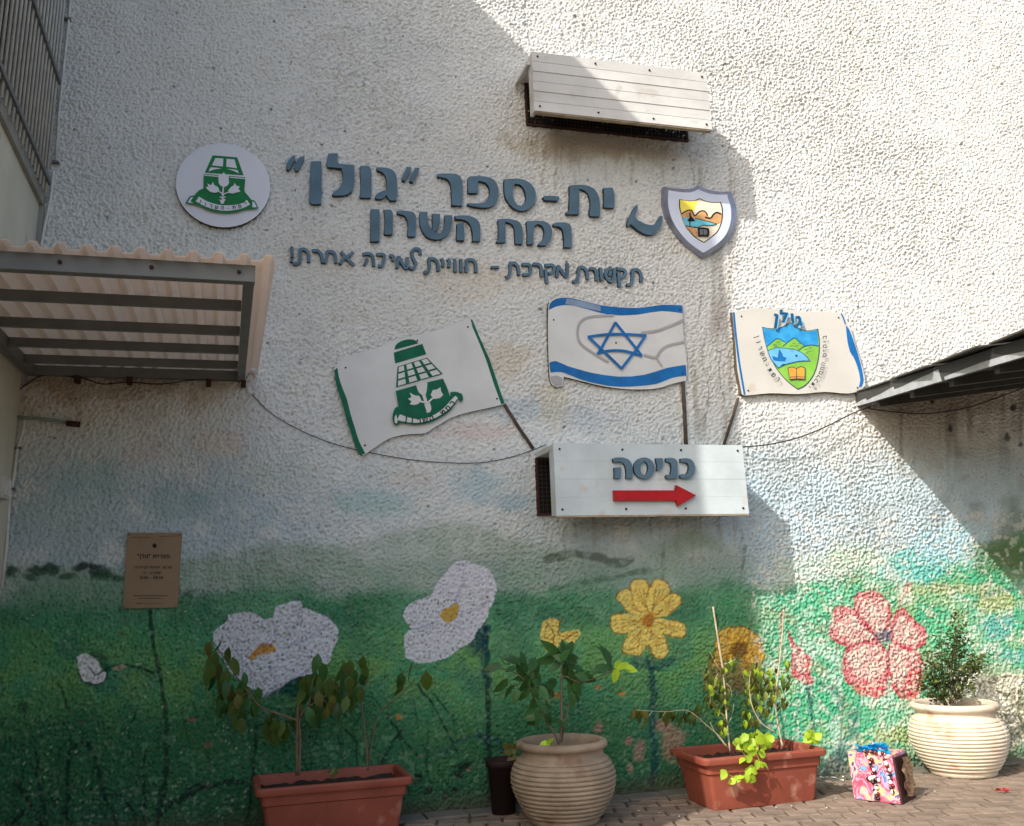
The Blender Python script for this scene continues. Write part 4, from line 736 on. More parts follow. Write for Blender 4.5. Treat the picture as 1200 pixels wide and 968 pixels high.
# ================================================================== ROUND EMBLEM
def deco(name, items, m, y0, parent, step=.0012):
    """flat print: items = list of (outline, material)"""
    mats = []; mb = MB()
    for k, (P, mt) in enumerate(items):
        if mt not in mats: mats.append(mt)
        slab(mb, P, m, y0-step*(k+1), None, (), mats.index(mt))
    return mb.build(name, mats, parent, fix=False)
E1 = cm(180, 150, 7.446)
t = empty('round_emblem', W(261, 217, -.02), 'round pale plate with a green emblem of three tulips and a ribbon at upper left', 'plaque')
el = [(606+412*math.cos(a)+0*math.sin(a), 500+366*math.sin(a)+14*math.cos(a)) for a in [k*2*math.pi/48 for k in range(48)]]
plate_obj('disc', [el], E1, -.05, -.004, M['disc'], t, side=M['board_edge'], smooth=False)
g, wh = M['green'], M['disc']
deco('emblem', [([(515, 238), (730, 256), (786, 414), (446, 390)], g), ([(540, 262), (608, 266), (605, 336), (508, 326)], wh), ([(636, 269), (705, 274), (728, 352), (634, 338)], wh),
  (smooth_poly([(496, 343), (560, 348), (592, 354), (530, 362), (480, 380)], 3), wh), (smooth_poly([(640, 356), (700, 362), (733, 368), (744, 396), (695, 374)], 3), wh),
  (smooth_poly([(437, 400), (545, 409), (680, 420), (801, 430), (798, 480), (794, 550), (825, 590), (852, 625), (835, 662), (740, 682), (600, 686), (480, 662), (375, 612), (350, 592), (395, 545), (434, 528), (436, 460)], 3), g),
  (stroke_poly([(440, 411), (562, 422)], 8), wh), (stroke_poly([(668, 430), (798, 441)], 8), wh),
  (smooth_poly([(565, 398), (590, 411), (612, 386), (635, 413), (663, 404), (655, 440), (658, 480), (635, 508), (602, 511), (572, 488), (566, 440)], 3), wh), (stroke_poly([(610, 505), (605, 560), (603, 628)], 12), wh), (smooth_poly([(572, 620), (588, 628), (604, 620), (630, 622), (618, 640), (612, 660), (586, 660), (582, 640)], 3), wh), (stroke_poly([(580, 600), (604, 612), (624, 600)], 10), wh),
  (smooth_poly([(455, 516), (480, 510), (468, 484), (500, 500), (520, 470), (530, 498), (560, 515), (574, 545), (545, 564), (500, 558), (474, 540)], 3), wh), (smooth_poly([(650, 545), (676, 515), (700, 500), (706, 478), (724, 503), (752, 510), (740, 530), (758, 556), (725, 562), (690, 572), (655, 566)], 3), wh),
  (stroke_poly([(562, 550), (590, 566), (602, 586)], 9), wh), (stroke_poly([(664, 560), (625, 570), (608, 586)], 9), wh),
  (smooth_poly([(276, 656), (318, 592), (352, 590), (384, 600), (480, 655), (600, 682), (740, 672), (820, 625), (858, 628), (886, 640), (916, 702), (870, 707), (800, 712), (720, 736), (620, 742), (500, 724), (405, 682), (340, 664)], 3), g),
  (smooth_poly([(396, 598), (480, 645), (600, 674), (740, 666), (815, 628), (842, 668), (760, 705), (640, 723), (520, 708), (430, 675), (368, 640)], 3), wh), (smooth_poly([(296, 650), (326, 604), (346, 602), (322, 640), (345, 655)], 3), wh), (smooth_poly([(862, 640), (880, 650), (900, 692), (862, 692)], 3), wh)], E1, -.05, t)
mb = MB(); text_path(mb, 'רמת-השרון', [(815, 640), (740, 686), (600, 696), (480, 674), (385, 628)], 46, E1, -.05-.0012*24, bold=.02); tag(mb.build('inscription', M['ink'], t, fix=False), kind='stuff')

# ================================================================== SHIELD
E2 = cm(760, 200, 8.8)
t = empty('shield', W(822, 258, -.02), 'silver shield plaque with a small picture of hills and water right of the lettering', 'plaque')
out = [(152, 164), (200, 172), (300, 187), (400, 190), (460, 176), (512, 150), (560, 176), (640, 202), (750, 216), (856, 212), (868, 270), (893, 340), (905, 440), (892, 555), (842, 680), (762, 772), (665, 840), (592, 886), (562, 894), (480, 838), (380, 758), (280, 648), (200, 520), (160, 400), (146, 280)]
cx_, cy_ = 535, 480; inn = [(cx_+(a-cx_)*.86, cy_+(b-cy_)*.88) for a, b in out]
mb = MB(); A = [W(*E2(*p), -.045) for p in smooth_poly(out, 2)]; B = [W(*E2(*p), -.085) for p in smooth_poly(inn, 2)]; n = len(A); A0 = [Vector((p.x, -.004, p.z)) for p in A]
mb.add(A0+A, [(i, (i+1) % n, n+(i+1) % n, n+i) for i in range(n)], 0); mb.add(A+B, [(i, (i+1) % n, n+(i+1) % n, n+i) for i in range(n)], 0, False)
mb.build('rim', M['silver'], t, fix=False); plate_obj('face', [inn], E2, -.085, None, M['plate'], t, smooth=True)
SH = [(315, 292), (360, 302), (420, 308), (480, 304), (527, 285), (580, 308), (660, 324), (746, 322), (762, 370), (768, 430), (760, 520), (722, 620), (650, 690), (572, 746), (480, 690), (400, 600), (348, 490), (318, 390)]
bk = M['blackink']
deco('picture', [(smooth_poly(SH, 3), bk), (smooth_poly([(540+(a-540)*.95, 500+(b-500)*.955) for a, b in SH], 3), M['cream']),
  ([(326, 302), (420, 316), (515, 308), (490, 360), (462, 420), (400, 405), (338, 430), (328, 380)], M['yellow']),
  (smooth_poly([(334, 440), (380, 415), (430, 404), (460, 430), (478, 462), (520, 425), (560, 414), (600, 430), (606, 470), (640, 480), (680, 440), (720, 430), (755, 450), (752, 520), (700, 550), (600, 520), (450, 490), (345, 480)], 3), M['hill']),
  (stroke_poly([(340, 445), (395, 412), (440, 408), (462, 440), (480, 464), (525, 422), (570, 415), (600, 440), (606, 466)], 12), bk), (stroke_poly([(584, 480), (640, 488), (668, 452), (705, 430), (748, 446)], 14), bk),
  (smooth_poly([(352, 482), (440, 488), (520, 504), (600, 520), (700, 548), (640, 562), (560, 560), (500, 582), (440, 572), (385, 568), (362, 520)], 3), M['aqua']), (stroke_poly([(480, 490), (600, 520), (704, 550), (640, 566), (560, 562), (510, 584), (380, 568)], 6), bk),
  (smooth_poly([(372, 580), (470, 588), (500, 620), (505, 680), (480, 676), (405, 596)], 3), M['hill']),
  (smooth_poly([(418, 440), (432, 425), (440, 470), (486, 516), (430, 524), (396, 512), (424, 486)], 2), bk), (stroke_poly([(425, 525), (428, 575)], 8), bk),
  (smooth_poly([(502, 592), (560, 584), (622, 594), (628, 640), (618, 682), (560, 676), (512, 680), (508, 630)], 3), bk), (smooth_poly([(526, 606), (564, 602), (602, 610), (606, 640), (598, 664), (560, 660), (530, 662)], 3), M['steel']), (stroke_poly([(566, 600), (566, 665)], 5), bk)], E2, -.085, t)

# ================================================================== FLAG BOARDS
E3 = cm(380, 340, 4.4)
t = empty('town_flag', W(500, 450, -.02), 'white painted flag board with green edges and a green tower emblem on a brown stick', 'flag')
plate_obj('board', [[(50, 410), (75, 372), (110, 348), (150, 332), (210, 312), (280, 297), (330, 272), (380, 252), (480, 232), (540, 215), (600, 202), (680, 168), (762, 146), (780, 190), (800, 240), (825, 292), (850, 350), (890, 468), (930, 587), (860, 605), (780, 622), (700, 642), (640, 665), (600, 690), (560, 712), (520, 738), (460, 742), (400, 748), (330, 768), (260, 812), (205, 850), (185, 846), (160, 780), (130, 700), (110, 620), (90, 560), (66, 490)]], E3, -.040, -.004, M['flag_white'], t, side=M['board_edge'])
dg = M['dkgreen']; fw = M['flag_white']
def bil(q, u, v_): 
    (a, b, c, d) = q; return (a[0]*(1-u)*(1-v_)+b[0]*u*(1-v_)+c[0]*u*v_+d[0]*(1-u)*v_, a[1]*(1-u)*(1-v_)+b[1]*u*(1-v_)+c[1]*u*v_+d[1]*(1-u)*v_)
Q = [(378, 394), (530, 348), (612, 432), (370, 502)]
items = [(smooth_poly([(52, 412), (68, 400), (76, 450), (96, 510), (116, 560), (136, 640), (158, 710), (180, 780), (212, 842), (192, 850), (172, 830), (150, 770), (122, 690), (100, 610), (76, 530), (58, 460)], 2), dg),
  ([(762, 150), (775, 180), (800, 240), (850, 350), (930, 585), (912, 588), (870, 470), (835, 360), (790, 250), (764, 190), (755, 152)], dg),
  (smooth_poly([(362, 308), (368, 285), (390, 266), (430, 254), (465, 257), (486, 274)], 4), dg), ([(358, 322), (506, 277), (526, 330), (366, 378)], dg), (Q, dg)]
for i in range(4):
    for j in range(3): items.append(([bil(Q, (i+.16)/4, (j+.12)/3), bil(Q, (i+.84)/4, (j+.12)/3), bil(Q, (i+.84)/4, (j+.86)/3), bil(Q, (i+.16)/4, (j+.86)/3)], fw))
items += [(smooth_poly([(368, 520), (490, 486), (612, 456), (638, 515), (650, 560), (620, 600), (560, 640), (480, 660), (430, 655), (385, 635), (380, 580)], 3), dg),
  (smooth_poly([(470, 478), (488, 478), (500, 460), (512, 474), (532, 478), (528, 520), (520, 545), (500, 538), (484, 520)], 3), fw), (stroke_poly([(512, 538), (522, 570), (536, 628)], 16), fw), (smooth_poly([(516, 590), (545, 580), (552, 610), (545, 630), (530, 630)], 3), fw),
  (smooth_poly([(432, 560), (450, 552), (440, 528), (466, 542), (490, 545), (500, 565), (486, 585), (462, 592), (440, 588), (450, 575)], 3), fw), (smooth_poly([(548, 540), (560, 515), (580, 512), (600, 500), (602, 520), (614, 540), (596, 556), (566, 562)], 3), fw), (stroke_poly([(490, 572), (525, 580)], 9), fw), (stroke_poly([(560, 556), (534, 580)], 9), fw),
  (smooth_poly([(352, 650), (362, 612), (380, 600), (392, 628), (440, 648), (490, 654), (550, 640), (610, 600), (646, 555), (650, 526), (680, 524), (710, 535), (716, 560), (702, 580), (690, 560), (650, 620), (600, 656), (540, 684), (470, 694), (400, 684), (386, 692), (366, 698), (354, 680)], 3), dg),
  (smooth_poly([(390, 640), (440, 658), (492, 664), (552, 650), (612, 612), (656, 564), (676, 545), (690, 556), (644, 612), (596, 646), (536, 674), (470, 684), (402, 676), (376, 668)], 3), fw), (smooth_poly([(362, 660), (370, 640), (378, 670), (374, 688), (364, 684)], 2), fw)]
deco('emblem', items, E3, -.040, t, .0009)
mb = MB(); text_path(mb, 'רמת השרון', [(672, 572), (612, 632), (540, 664), (470, 674), (405, 662)], 40, E3, -.040-.0009*len(items)-.002, bold=.03); tag(mb.build('inscription', M['ink'], t, fix=False), kind='stuff')
m = MB(); m.tube([W(*E3(928, 588), -.025), W(*E3(1000, 704), -.025), W(*E3(1078, 818), -.025)], .014, 6); m.build('pole', M['pole'], t)
E4 = cm(620, 330, 3.34)
t = empty('national_flag', W(722, 405, -.02), 'painted flag board with blue stripes and a blue six-pointed star on a brown stick', 'flag')
plate_obj('board', [[(76, 92), (88, 74), (104, 64), (150, 61), (200, 70), (270, 88), (340, 98), (430, 100), (520, 89), (600, 91), (604, 200), (612, 270), (618, 325), (615, 388), (560, 400), (500, 418), (400, 422), (300, 411), (200, 388), (136, 372), (132, 408), (106, 414), (84, 394), (77, 320), (74, 200)]], E4, -.042, -.004, M['flag_white'], t, side=M['board_edge'])
bl = M['blue']; sg = M['shade_grey']
deco('emblem', [(smooth_poly([(77, 112), (82, 86), (106, 67), (150, 63), (200, 73), (280, 92), (350, 100), (430, 103), (520, 91), (600, 93), (601, 124), (520, 115), (440, 127), (400, 131), (320, 131), (240, 112), (180, 95), (140, 92), (105, 98)], 2), bl), (smooth_poly([(148, 66), (200, 76), (280, 94), (280, 116), (230, 106), (180, 94), (142, 88)], 2), M['faded']),
  (smooth_poly([(79, 318), (104, 311), (150, 330), (200, 345), (250, 358), (350, 372), (450, 365), (540, 338), (613, 326), (616, 368), (560, 376), (500, 400), (430, 408), (360, 411), (290, 404), (200, 382), (130, 354), (84, 356)], 2), bl),
  (smooth_poly([(84, 372), (110, 368), (132, 378), (128, 404), (104, 410), (88, 392)], 3), sg),
  (stroke_poly([(330, 132), (240, 138), (200, 160), (190, 205), (205, 245), (260, 285), (310, 315)], 9), sg), (stroke_poly([(604, 150), (560, 170), (500, 192), (440, 200)], 10), sg), (stroke_poly([(606, 236), (545, 250), (515, 270), (495, 296), (450, 286)], 9), sg), (stroke_poly([(500, 300), (520, 330)], 6), sg),
  (stroke_poly([(338, 160), (304, 222), (270, 283)], 10, False), bl), (stroke_poly([(338, 160), (388, 222), (440, 288)], 10, False), bl), (stroke_poly([(268, 280), (310, 271), (360, 270), (400, 278), (441, 290)], 10), bl),
  (stroke_poly([(232, 216), (300, 207), (380, 206), (457, 211)], 10), bl), (stroke_poly([(233, 216), (295, 275), (362, 340)], 10, False), bl), (stroke_poly([(456, 211), (415, 272), (362, 340)], 10, False), bl)], E4, -.042, t)
m = MB(); m.tube([W(*E4(602, 390), -.028), W(*E4(615, 645), -.028)], .016, 6); m.build('pole', M['pole'], t)
E5 = cm(840, 350, 6.316)
t = empty('school_flag', W(935, 415, -.02), 'cream flag board with blue edges and a blue and green shield, touching the side roof', 'flag')
plate_obj('board', [[(115, 100), (200, 82), (300, 68), (430, 76), (560, 84), (640, 97), (760, 93), (915, 106), (945, 130), (985, 200), (1010, 290), (1060, 450), (1090, 560), (1100, 640), (1060, 680), (960, 702), (800, 690), (600, 706), (400, 700), (220, 716), (185, 706), (165, 600), (150, 510), (135, 300), (125, 200)]], E5, -.055, -.004, M['flag_cream'], t, side=M['board_edge'])
nv, lm, ok_ = M['navy'], M['lime'], M['letter_side']
SP = [(335, 208), (400, 220), (470, 212), (545, 174), (600, 214), (670, 236), (750, 222), (762, 320), (756, 440), (722, 560), (662, 640), (600, 674), (520, 612), (442, 520), (390, 420), (355, 320)]
items = [(stroke_poly([(125, 103), (140, 260), (160, 430), (182, 570), (206, 708)], 15), bl), (smooth_poly([(955, 195), (972, 215), (990, 250), (1024, 345), (1062, 470), (1088, 600), (1070, 655), (1050, 655), (1062, 600), (1040, 500), (1010, 430), (985, 390), (965, 300)], 2), bl), (stroke_poly([(922, 112), (936, 140), (952, 188)], 10), bl),
  (smooth_poly(SP, 3), ok_), (smooth_poly([(552+(a-552)*.965, 430+(b-430)*.97) for a, b in SP], 3), lm),
  (smooth_poly([(342, 215), (400, 228), (470, 220), (545, 183), (600, 222), (670, 244), (743, 231), (752, 348), (720, 340), (660, 352), (640, 340), (575, 292), (540, 312), (512, 330), (450, 296), (405, 325), (370, 356), (356, 310)], 2), M['sky_blue']),
  (stroke_poly([(368, 358), (405, 325), (450, 296), (505, 322)], 5), nv), (stroke_poly([(488, 352), (540, 312), (575, 290), (610, 318), (650, 350)], 5), nv), (stroke_poly([(600, 384), (650, 352), (700, 342), (752, 350)], 5), nv),
  (smooth_poly([(374, 384), (440, 362), (520, 366), (600, 382), (660, 420), (694, 462), (620, 464), (560, 476), (500, 492), (455, 516), (400, 450)], 3), nv), (smooth_poly([(380, 388), (440, 367), (520, 371), (600, 387), (655, 424), (684, 458), (620, 459), (558, 471), (498, 487), (455, 509), (405, 448)], 3), M['water']),
  (smooth_poly([(408, 424), (450, 436), (462, 372), (480, 400), (494, 430), (516, 438), (505, 465), (450, 462), (420, 456)], 1), bl), (smooth_poly([(578, 420), (590, 412), (600, 422), (590, 434)], 3), ok_), (stroke_poly([(478, 492), (500, 484)], 5), nv),
  ([(524, 512), (556, 502), (590, 514), (622, 498), (656, 512), (656, 600), (590, 596), (540, 602)], ok_), ([(530, 516), (556, 508), (588, 519), (588, 590), (542, 594)], M['orange']), ([(594, 519), (622, 505), (650, 517), (650, 592), (594, 590)], M['orange']), (stroke_poly([(540, 580), (590, 578), (650, 580)], 4), ok_)]
for a, b in [(420, 340), (445, 322), (425, 352), (540, 350), (560, 330), (580, 352), (600, 335), (540, 375), (650, 375), (680, 365), (670, 390), (655, 405)]: items.append((stroke_poly([(a, b), (a+22, b-2)], 4), nv))
deco('emblem', items, E5, -.055, t, .0008)
yy = -.055-.0008*len(items)-.002
for dx_, dy_, mt, yo in [(9, 5, M['water'], 0), (0, 0, nv, -.001)]:
    mb = MB()
    for ch, cx_, cy_, an, sz in [('ן', 436, 150, .14, 118), ('ל', 494, 138, .06, 112), ('ו', 560, 146, -.14, 112), ('ג', 606, 164, -.24, 112)]: text_line(mb, ch, cx_+dx_, cy_+dy_, sz, E5, yy+yo, ang=an, bold=.045)
    mb.build('title', mt, t, fix=False)
mb = MB(); text_path(mb, 'ביה״ס הממלכתי', [(798, 268), (800, 360), (792, 470), (755, 580), (680, 668)], 46, E5, yy, bold=.015); text_path(mb, 'רמת-השרון', [(470, 612), (400, 540), (345, 430), (312, 340), (292, 258)], 48, E5, yy, bold=.015); tag(mb.build('inscription', M['ink'], t, fix=False), kind='stuff')
m = MB(); m.tube([W(*E4(818, 455), -.03), W(*E4(800, 520), -.03), W(*E4(760, 645), -.03)], .012, 6); m.build('pole', M['pole'], t)

for par, yq, mm, pts_ in ((bpy.data.objects['town_flag'], -.040, E3, [(110, 400), (740, 190), (890, 560), (210, 800), (480, 260)]), (bpy.data.objects['national_flag'], -.042, E4, [(96, 150), (340, 240), (590, 110), (600, 360)]), (bpy.data.objects['school_flag'], -.055, E5, [(180, 130), (900, 140), (1040, 660), (230, 680)])):
    for a_q, b_q in pts_: q = W(*mm(a_q, b_q), yq); m = MB(); m.tube([(q.x, yq, q.z), (q.x, yq-.006, q.z)], .007, 8); m.build('nail', M['rust'], par)
# ================================================================== BROWN PLAQUE
t = empty('plaque', W(178, 668, -.01), 'brown metal plaque with small black Hebrew print and opening hours', 'plaque'); E6 = cm(130, 610, 8.8)
plate_obj('plate', [[(170, 125), (735, 128), (688, 896), (120, 908)]], E6, -.030, -.004, M['plaque'], t, side=M['board_edge'], smooth=False)
bi = M['blackink']; mb = MB(); yp = -.0315
text_line(mb, 'ספריית "גולן"', 440, 370, 58, E6, yp, bold=.03, maxw=335); text_line(mb, 'שעות פתיחת הספרייה', 434, 484, 38, E6, yp, bold=.02, maxw=385); text_line(mb, "ימים א - ה", 426, 540, 38, E6, yp, bold=.03, maxw=180); text_line(mb, '08:00 - 13:00', 420, 590, 40, E6, yp, bold=.03, maxw=235)
tag(mb.build('inscription', bi, t, fix=False), kind='stuff')
r2 = random.Random(5); it = [(stroke_poly([(215, 177), (400, 172)], 4), bi), (stroke_poly([(500, 165), (700, 158)], 4), bi), (smooth_poly([(425, 255), (450, 232), (474, 256), (466, 280), (434, 280)], 3), bi)]
for y0, xa, xb in [(776, 230, 585), (802, 290, 525), (855, 262, 545)]:
    x = xa
    while x < xb: l = r2.uniform(10, 34); it.append((stroke_poly([(x, y0), (min(x+l, xb), y0-1)], 7 if y0 < 850 or x < 320 else 4), bi)); x += l+r2.uniform(5, 9)
deco('print', it, E6, -.0305, t, .00002)
for a, b in [(190, 145), (712, 150), (142, 886), (668, 876)]:
    q = W(*E6(a, b), -.03); m = MB(); m.tube([(q.x, -.030, q.z), (q.x, -.034, q.z)], .006, 8); m.build('screw', M['steel'], t)

# ================================================================== CABLES
def cable(name, pts, r, label, ys=None):
    P = smooth_line([(a, b, (ys[i] if ys else -.02)) for i, (a, b) in enumerate(pts)], 6); m = MB(); m.tube([W(a, b, y) for a, b, y in P], r, 5); o = m.build(name, M['cable']); return tag(o, label, 'cable')
cable('cable', [(295, 462), (320, 486), (360, 508), (405, 524), (470, 537), (520, 542), (565, 542), (605, 534), (640, 521)], .0032, 'thin dark cable sagging across the wall from the left canopy to the sign hood')
cable('cable', [(868, 524), (900, 521), (935, 513), (970, 499), (1000, 484), (1020, 477)], .006, 'black cable strung from the sign hood up to the side roof', [-.05, -.10, -.12, -.12, -.10, -.06])
cable('cable', [(1018, 479), (1050, 483), (1080, 485), (1110, 482), (1140, 476), (1180, 462), (1215, 448)], .005, 'thin black cable hanging on the shaded wall under the side roof', [-.05]*7)
cable('cable', [(15, 480), (18, 462), (32, 450), (50, 440), (75, 440), (100, 444), (120, 450), (150, 448), (190, 450), (230, 445), (280, 446)], .005, 'loose thin cable looping along the wall just under the left canopy', [-.05]*11)

# ================================================================== PLANTERS AND POTS
def planter(label, FL, FR, depth, H):
    """FL, FR: front rim corners"""
    FL, FR = Vector(FL), Vector(FR); ux = (FR-FL).normalized(); Lx = (FR-FL).length; uy = Vector((-ux.y, ux.x, 0)); c = FL+ux*Lx/2+uy*depth/2; c.z = 0
    t = empty('planter', c, label, 'planter', 'terracotta plastic planters'); hx, hy = Lx/2, depth/2
    def P(x, y, z): return c+ux*x+uy*y+Vector((0, 0, z))
    def rring(x, y, z, r, n=5):
        o = []
        for sx, sy, a0 in ((1, 1, 0), (-1, 1, 90), (-1, -1, 180), (1, -1, 270)):
            for k in range(n+1): a = math.radians(a0+90*k/n); o.append(P(sx*(x-r)+r*math.cos(a), sy*(y-r)+r*math.sin(a), z))
        return o
    def skin(rings, name, mt, cap=False, par=t):
        m = MB(); n = len(rings[0]); v_ = [p for r in rings for p in r]; f_ = []
        for i in range(len(rings)-1):
            for k in range(n): f_.append((i*n+k, i*n+(k+1) % n, (i+1)*n+(k+1) % n, (i+1)*n+k))
        if cap: f_.append(tuple(reversed(range(n))))
        m.add(v_, f_, 0, True); o = m.build(name, mt, par); md = o.modifiers.new('e', 'EDGE_SPLIT'); md.split_angle = math.radians(32); return o
    skin([rring(hx-.095, hy-.085, .0, .03), rring(hx-.088, hy-.078, .025, .03), rring(hx-.055, hy-.05, H-.115, .035), rring(hx-.042, hy-.038, H-.108, .035), rring(hx-.036, hy-.032, H-.048, .035)], 'body', M['terracotta'], True)
    skin([rring(hx-.036, hy-.032, H-.05, .035), rring(hx-.004, hy-.004, H-.046, .045), rring(hx, hy, H-.036, .048), rring(hx, hy, H-.012, .048), rring(hx-.008, hy-.008, H-.001, .045), rring(hx-.03, hy-.03, H, .035), rring(hx-.042, hy-.042, H-.01, .03), rring(hx-.055, hy-.052, H-.12, .03)], 'rim', M['terracotta'])
    m = MB(); n = 22; k_ = 12; v_ = [P(-hx+.06+(2*hx-.12)*i/n, -hy+.058+(2*hy-.116)*j/k_, H-.062+random.uniform(-.012, .014)) for j in range(k_+1) for i in range(n+1)]
    m.add(v_, [(j*(n+1)+i, j*(n+1)+i+1, (j+1)*(n+1)+i+1, (j+1)*(n+1)+i) for j in range(k_) for i in range(n)], 0, True); m.build('soil', M['soil'], t); return t, P
PH = .345
tl, PLf = planter('long terracotta planter at the left with two leggy dark plants', G(299, 926, PH), G(485.5, 910, PH), .56, PH)
a, b = G(825, 890, PH), G(971, 877, PH); yfr = (a.y+b.y)/2; tr, PRf = planter('long terracotta planter right of the middle, half in sun, with dry stems', a, b, .56, PH)
def round_pot(label, rim_c, rim_px_w, base_y, body_k, prof_fn, mt, ridges, name='round_pot', group='ridged cream clay pots'):
    lo, hi = .15, 1.0
    for _ in range(40):
        h = (lo+hi)/2; c = G(rim_c[0], rim_c[1], h); dist = (np.array(c)-np.array([0, -D, HC]))@fwd; R = rim_px_w/2*dist/F; rb = R*.80
        pb = proj((c.x, c.y-rb, 0))[1]
        if pb > base_y: hi = h
        else: lo = h
    t = empty(name, (c.x, c.y, 0), label, 'pot', group); rbmax = R*body_k; prof = prof_fn(R, rbmax, h, ridges); m = MB(); m.lathe(prof, (c.x, c.y, 0), 72); return t, m, c, R, h
def ridged(R, B, h, n):
    pr = [(0.001, 0.0), (R*.70, 0.0), (R*.74, .004), (R*.75, .03)]; z0, z1 = .035, h*.80
    S_ = 260
    for i in range(S_+1):
        u = i/S_; z = z0+(z1-z0)*u; env = R*.76+(B-R*.76)*math.sin(min(1, u/.66)*math.pi/2)**0.9 if u < .66 else B-(B-R*.93)*((u-.66)/.34)**2.0
        rd_ = abs(math.sin(math.pi*n*u))**0.6*.013 if u > .02 else 0; pr.append((env+rd_-.004, z))
    pr += [(R*.895, h*.835), (R*.885, h*.875), (R*.93, h*.895), (R*.99, h*.92), (R*1.0, h*.955), (R*.975, h*.985), (R*.92, h), (R*.87, h*.992), (R*.84, h*.97), (R*.83, h*.92), (R*.86, h*.80)]
    return pr
def add_pot(label, rc, w_, by, bk_, n, mt):
    t, m, c, R, h = round_pot(label, rc, w_, by, bk_, ridged, None, n); o = m.build('body', mt, t)
    m = MB(); K = 14; v_ = [(c.x, c.y, h-.10)]
    for r in (R*.45, R*.86):
        for k in range(K): a = k*2*math.pi/K; v_.append((c.x+r*math.cos(a), c.y+r*math.sin(a), h-.105+random.uniform(-.012, .012)))
    f_ = [(0, 1+k, 1+(k+1) % K) for k in range(K)]+[(1+k, 1+K+k, 1+K+(k+1) % K, 1+(k+1) % K) for k in range(K)]; m.add(v_, f_, 0, True); m.build('soil', M['soil'], t); return t, c, R, h
pc, cC, RC, hC = add_pot('ridged cream clay pot in the shade in the middle of the picture', (658, 866), 107, 972, 1.12, 13, M['shaded_pot'])
pr_, cR, RR, hR = add_pot('sunlit ridged cream clay pot at the right holding a small-leaved shrub', (1117, 822), 97, 913, 1.09, 14, M['cream_pot'])
# glaze run down the sunlit pot
m = MB(); P_ = []
for i in range(22):
    z = hR*.86-i*(hR*.78/21); u = max(0, min(1, (z-.035)/(hR*.80-.035))); env = RR*.76+(RR*1.09-RR*.76)*math.sin(min(1, u/.66)*math.pi/2)**0.9 if u < .66 else RR*1.09-(RR*.16)*((u-.66)/.34)**2
    a = math.radians(-62+math.sin(i*.5)*2.5+i*.15); P_.append((cR.x+(env+.004)*math.cos(a), cR.y+(env+.004)*math.sin(a), z))
m.tube(P_, .005, 6); m.build('glaze_drip', M['cream_pot'], pr_)
# small dark pot behind the middle pot
q = G(595, 956, 0); t = empty('small_pot', (q.x, q.y+.10, 0), 'small dark brown plastic pot hidden in the shade behind the middle clay pot', 'pot')
m = MB(); rr_ = .11; m.lathe([(.001, 0), (rr_*.75, 0), (rr_*.95, .30), (rr_*1.08, .30), (rr_*1.1, .345), (rr_*1.0, .35), (rr_*.95, .33), (.001, .31)], (q.x, q.y+.10, 0), 32); m.build('body', M['brown_pot'], t)
m = MB()
for k in range(6):
    a = random.uniform(0, 6.28); x0, y0 = q.x+.03, q.y+.02; z0 = .33+random.uniform(.02, .12); d_ = Vector((math.cos(a)*.05, math.sin(a)*.02, .05)); s_ = Vector((.028, -.01, .01)); p0 = Vector((x0+.01*k, y0, z0-.03)); m.add([p0, p0+d_*.5+s_, p0+d_, p0+d_*.5-s_], [(0, 1, 2), (0, 2, 3)])
m.build('weed', M['leaf_brown'], t, fix=False)

# ================================================================== PLANTS
def leaf_mesh(L, wd, mt, curl=.25, fold=.25, n=4):
    m = MB(); v_ = []; f_ = []
    for i in range(n+1):
        u = i/n; hw = wd/2*math.sin(math.pi*(u**0.8)*.98+.02) if 0 < i < n else 0.0005; z = -curl*L*u*u; y = L*u
        v_ += [(-hw, y, z+fold*hw), (0, y, z), (hw, y, z+fold*hw)]
    for i in range(n):
        a = i*3; f_ += [(a, a+1, a+4, a+3), (a+1, a+2, a+5, a+4)]
    m.add(v_, f_, 0, True); me_ = m.mesh('leaf'); me_.materials.append(mt); return me_
def orient(p, d, roll=0.0, s=1.0):
    y_ = Vector(d).normalized(); z_ = Vector((0.1, -1.0, 0.45)); z_ = (z_-y_*z_.dot(y_)).normalized(); x_ = y_.cross(z_)
    return Matrix.Translation(p) @ Matrix((x_, y_, z_)).transposed().to_4x4() @ Matrix.Rotation(roll, 4, 'Y') @ Matrix.Scale(s, 4)
def img_dir(dx, dy, dy_world=0.0): return Vector((dx, dy_world, -dy))
def stem(par, pts, r0, r1, y, mt, name='stem', n=6, yr=0.0):
    P = smooth_line(pts, 4); k_ = len(P); ys = [y+yr*math.sin(i*1.3) for i in range(k_)]; m = MB(); m.tube([W(a, b, ys[i]) for i, (a, b) in enumerate(P)], [r0+(r1-r0)*i/(k_-1) for i in range(k_)], n); return m.build(name, mt, par)
R2 = random.Random(21)
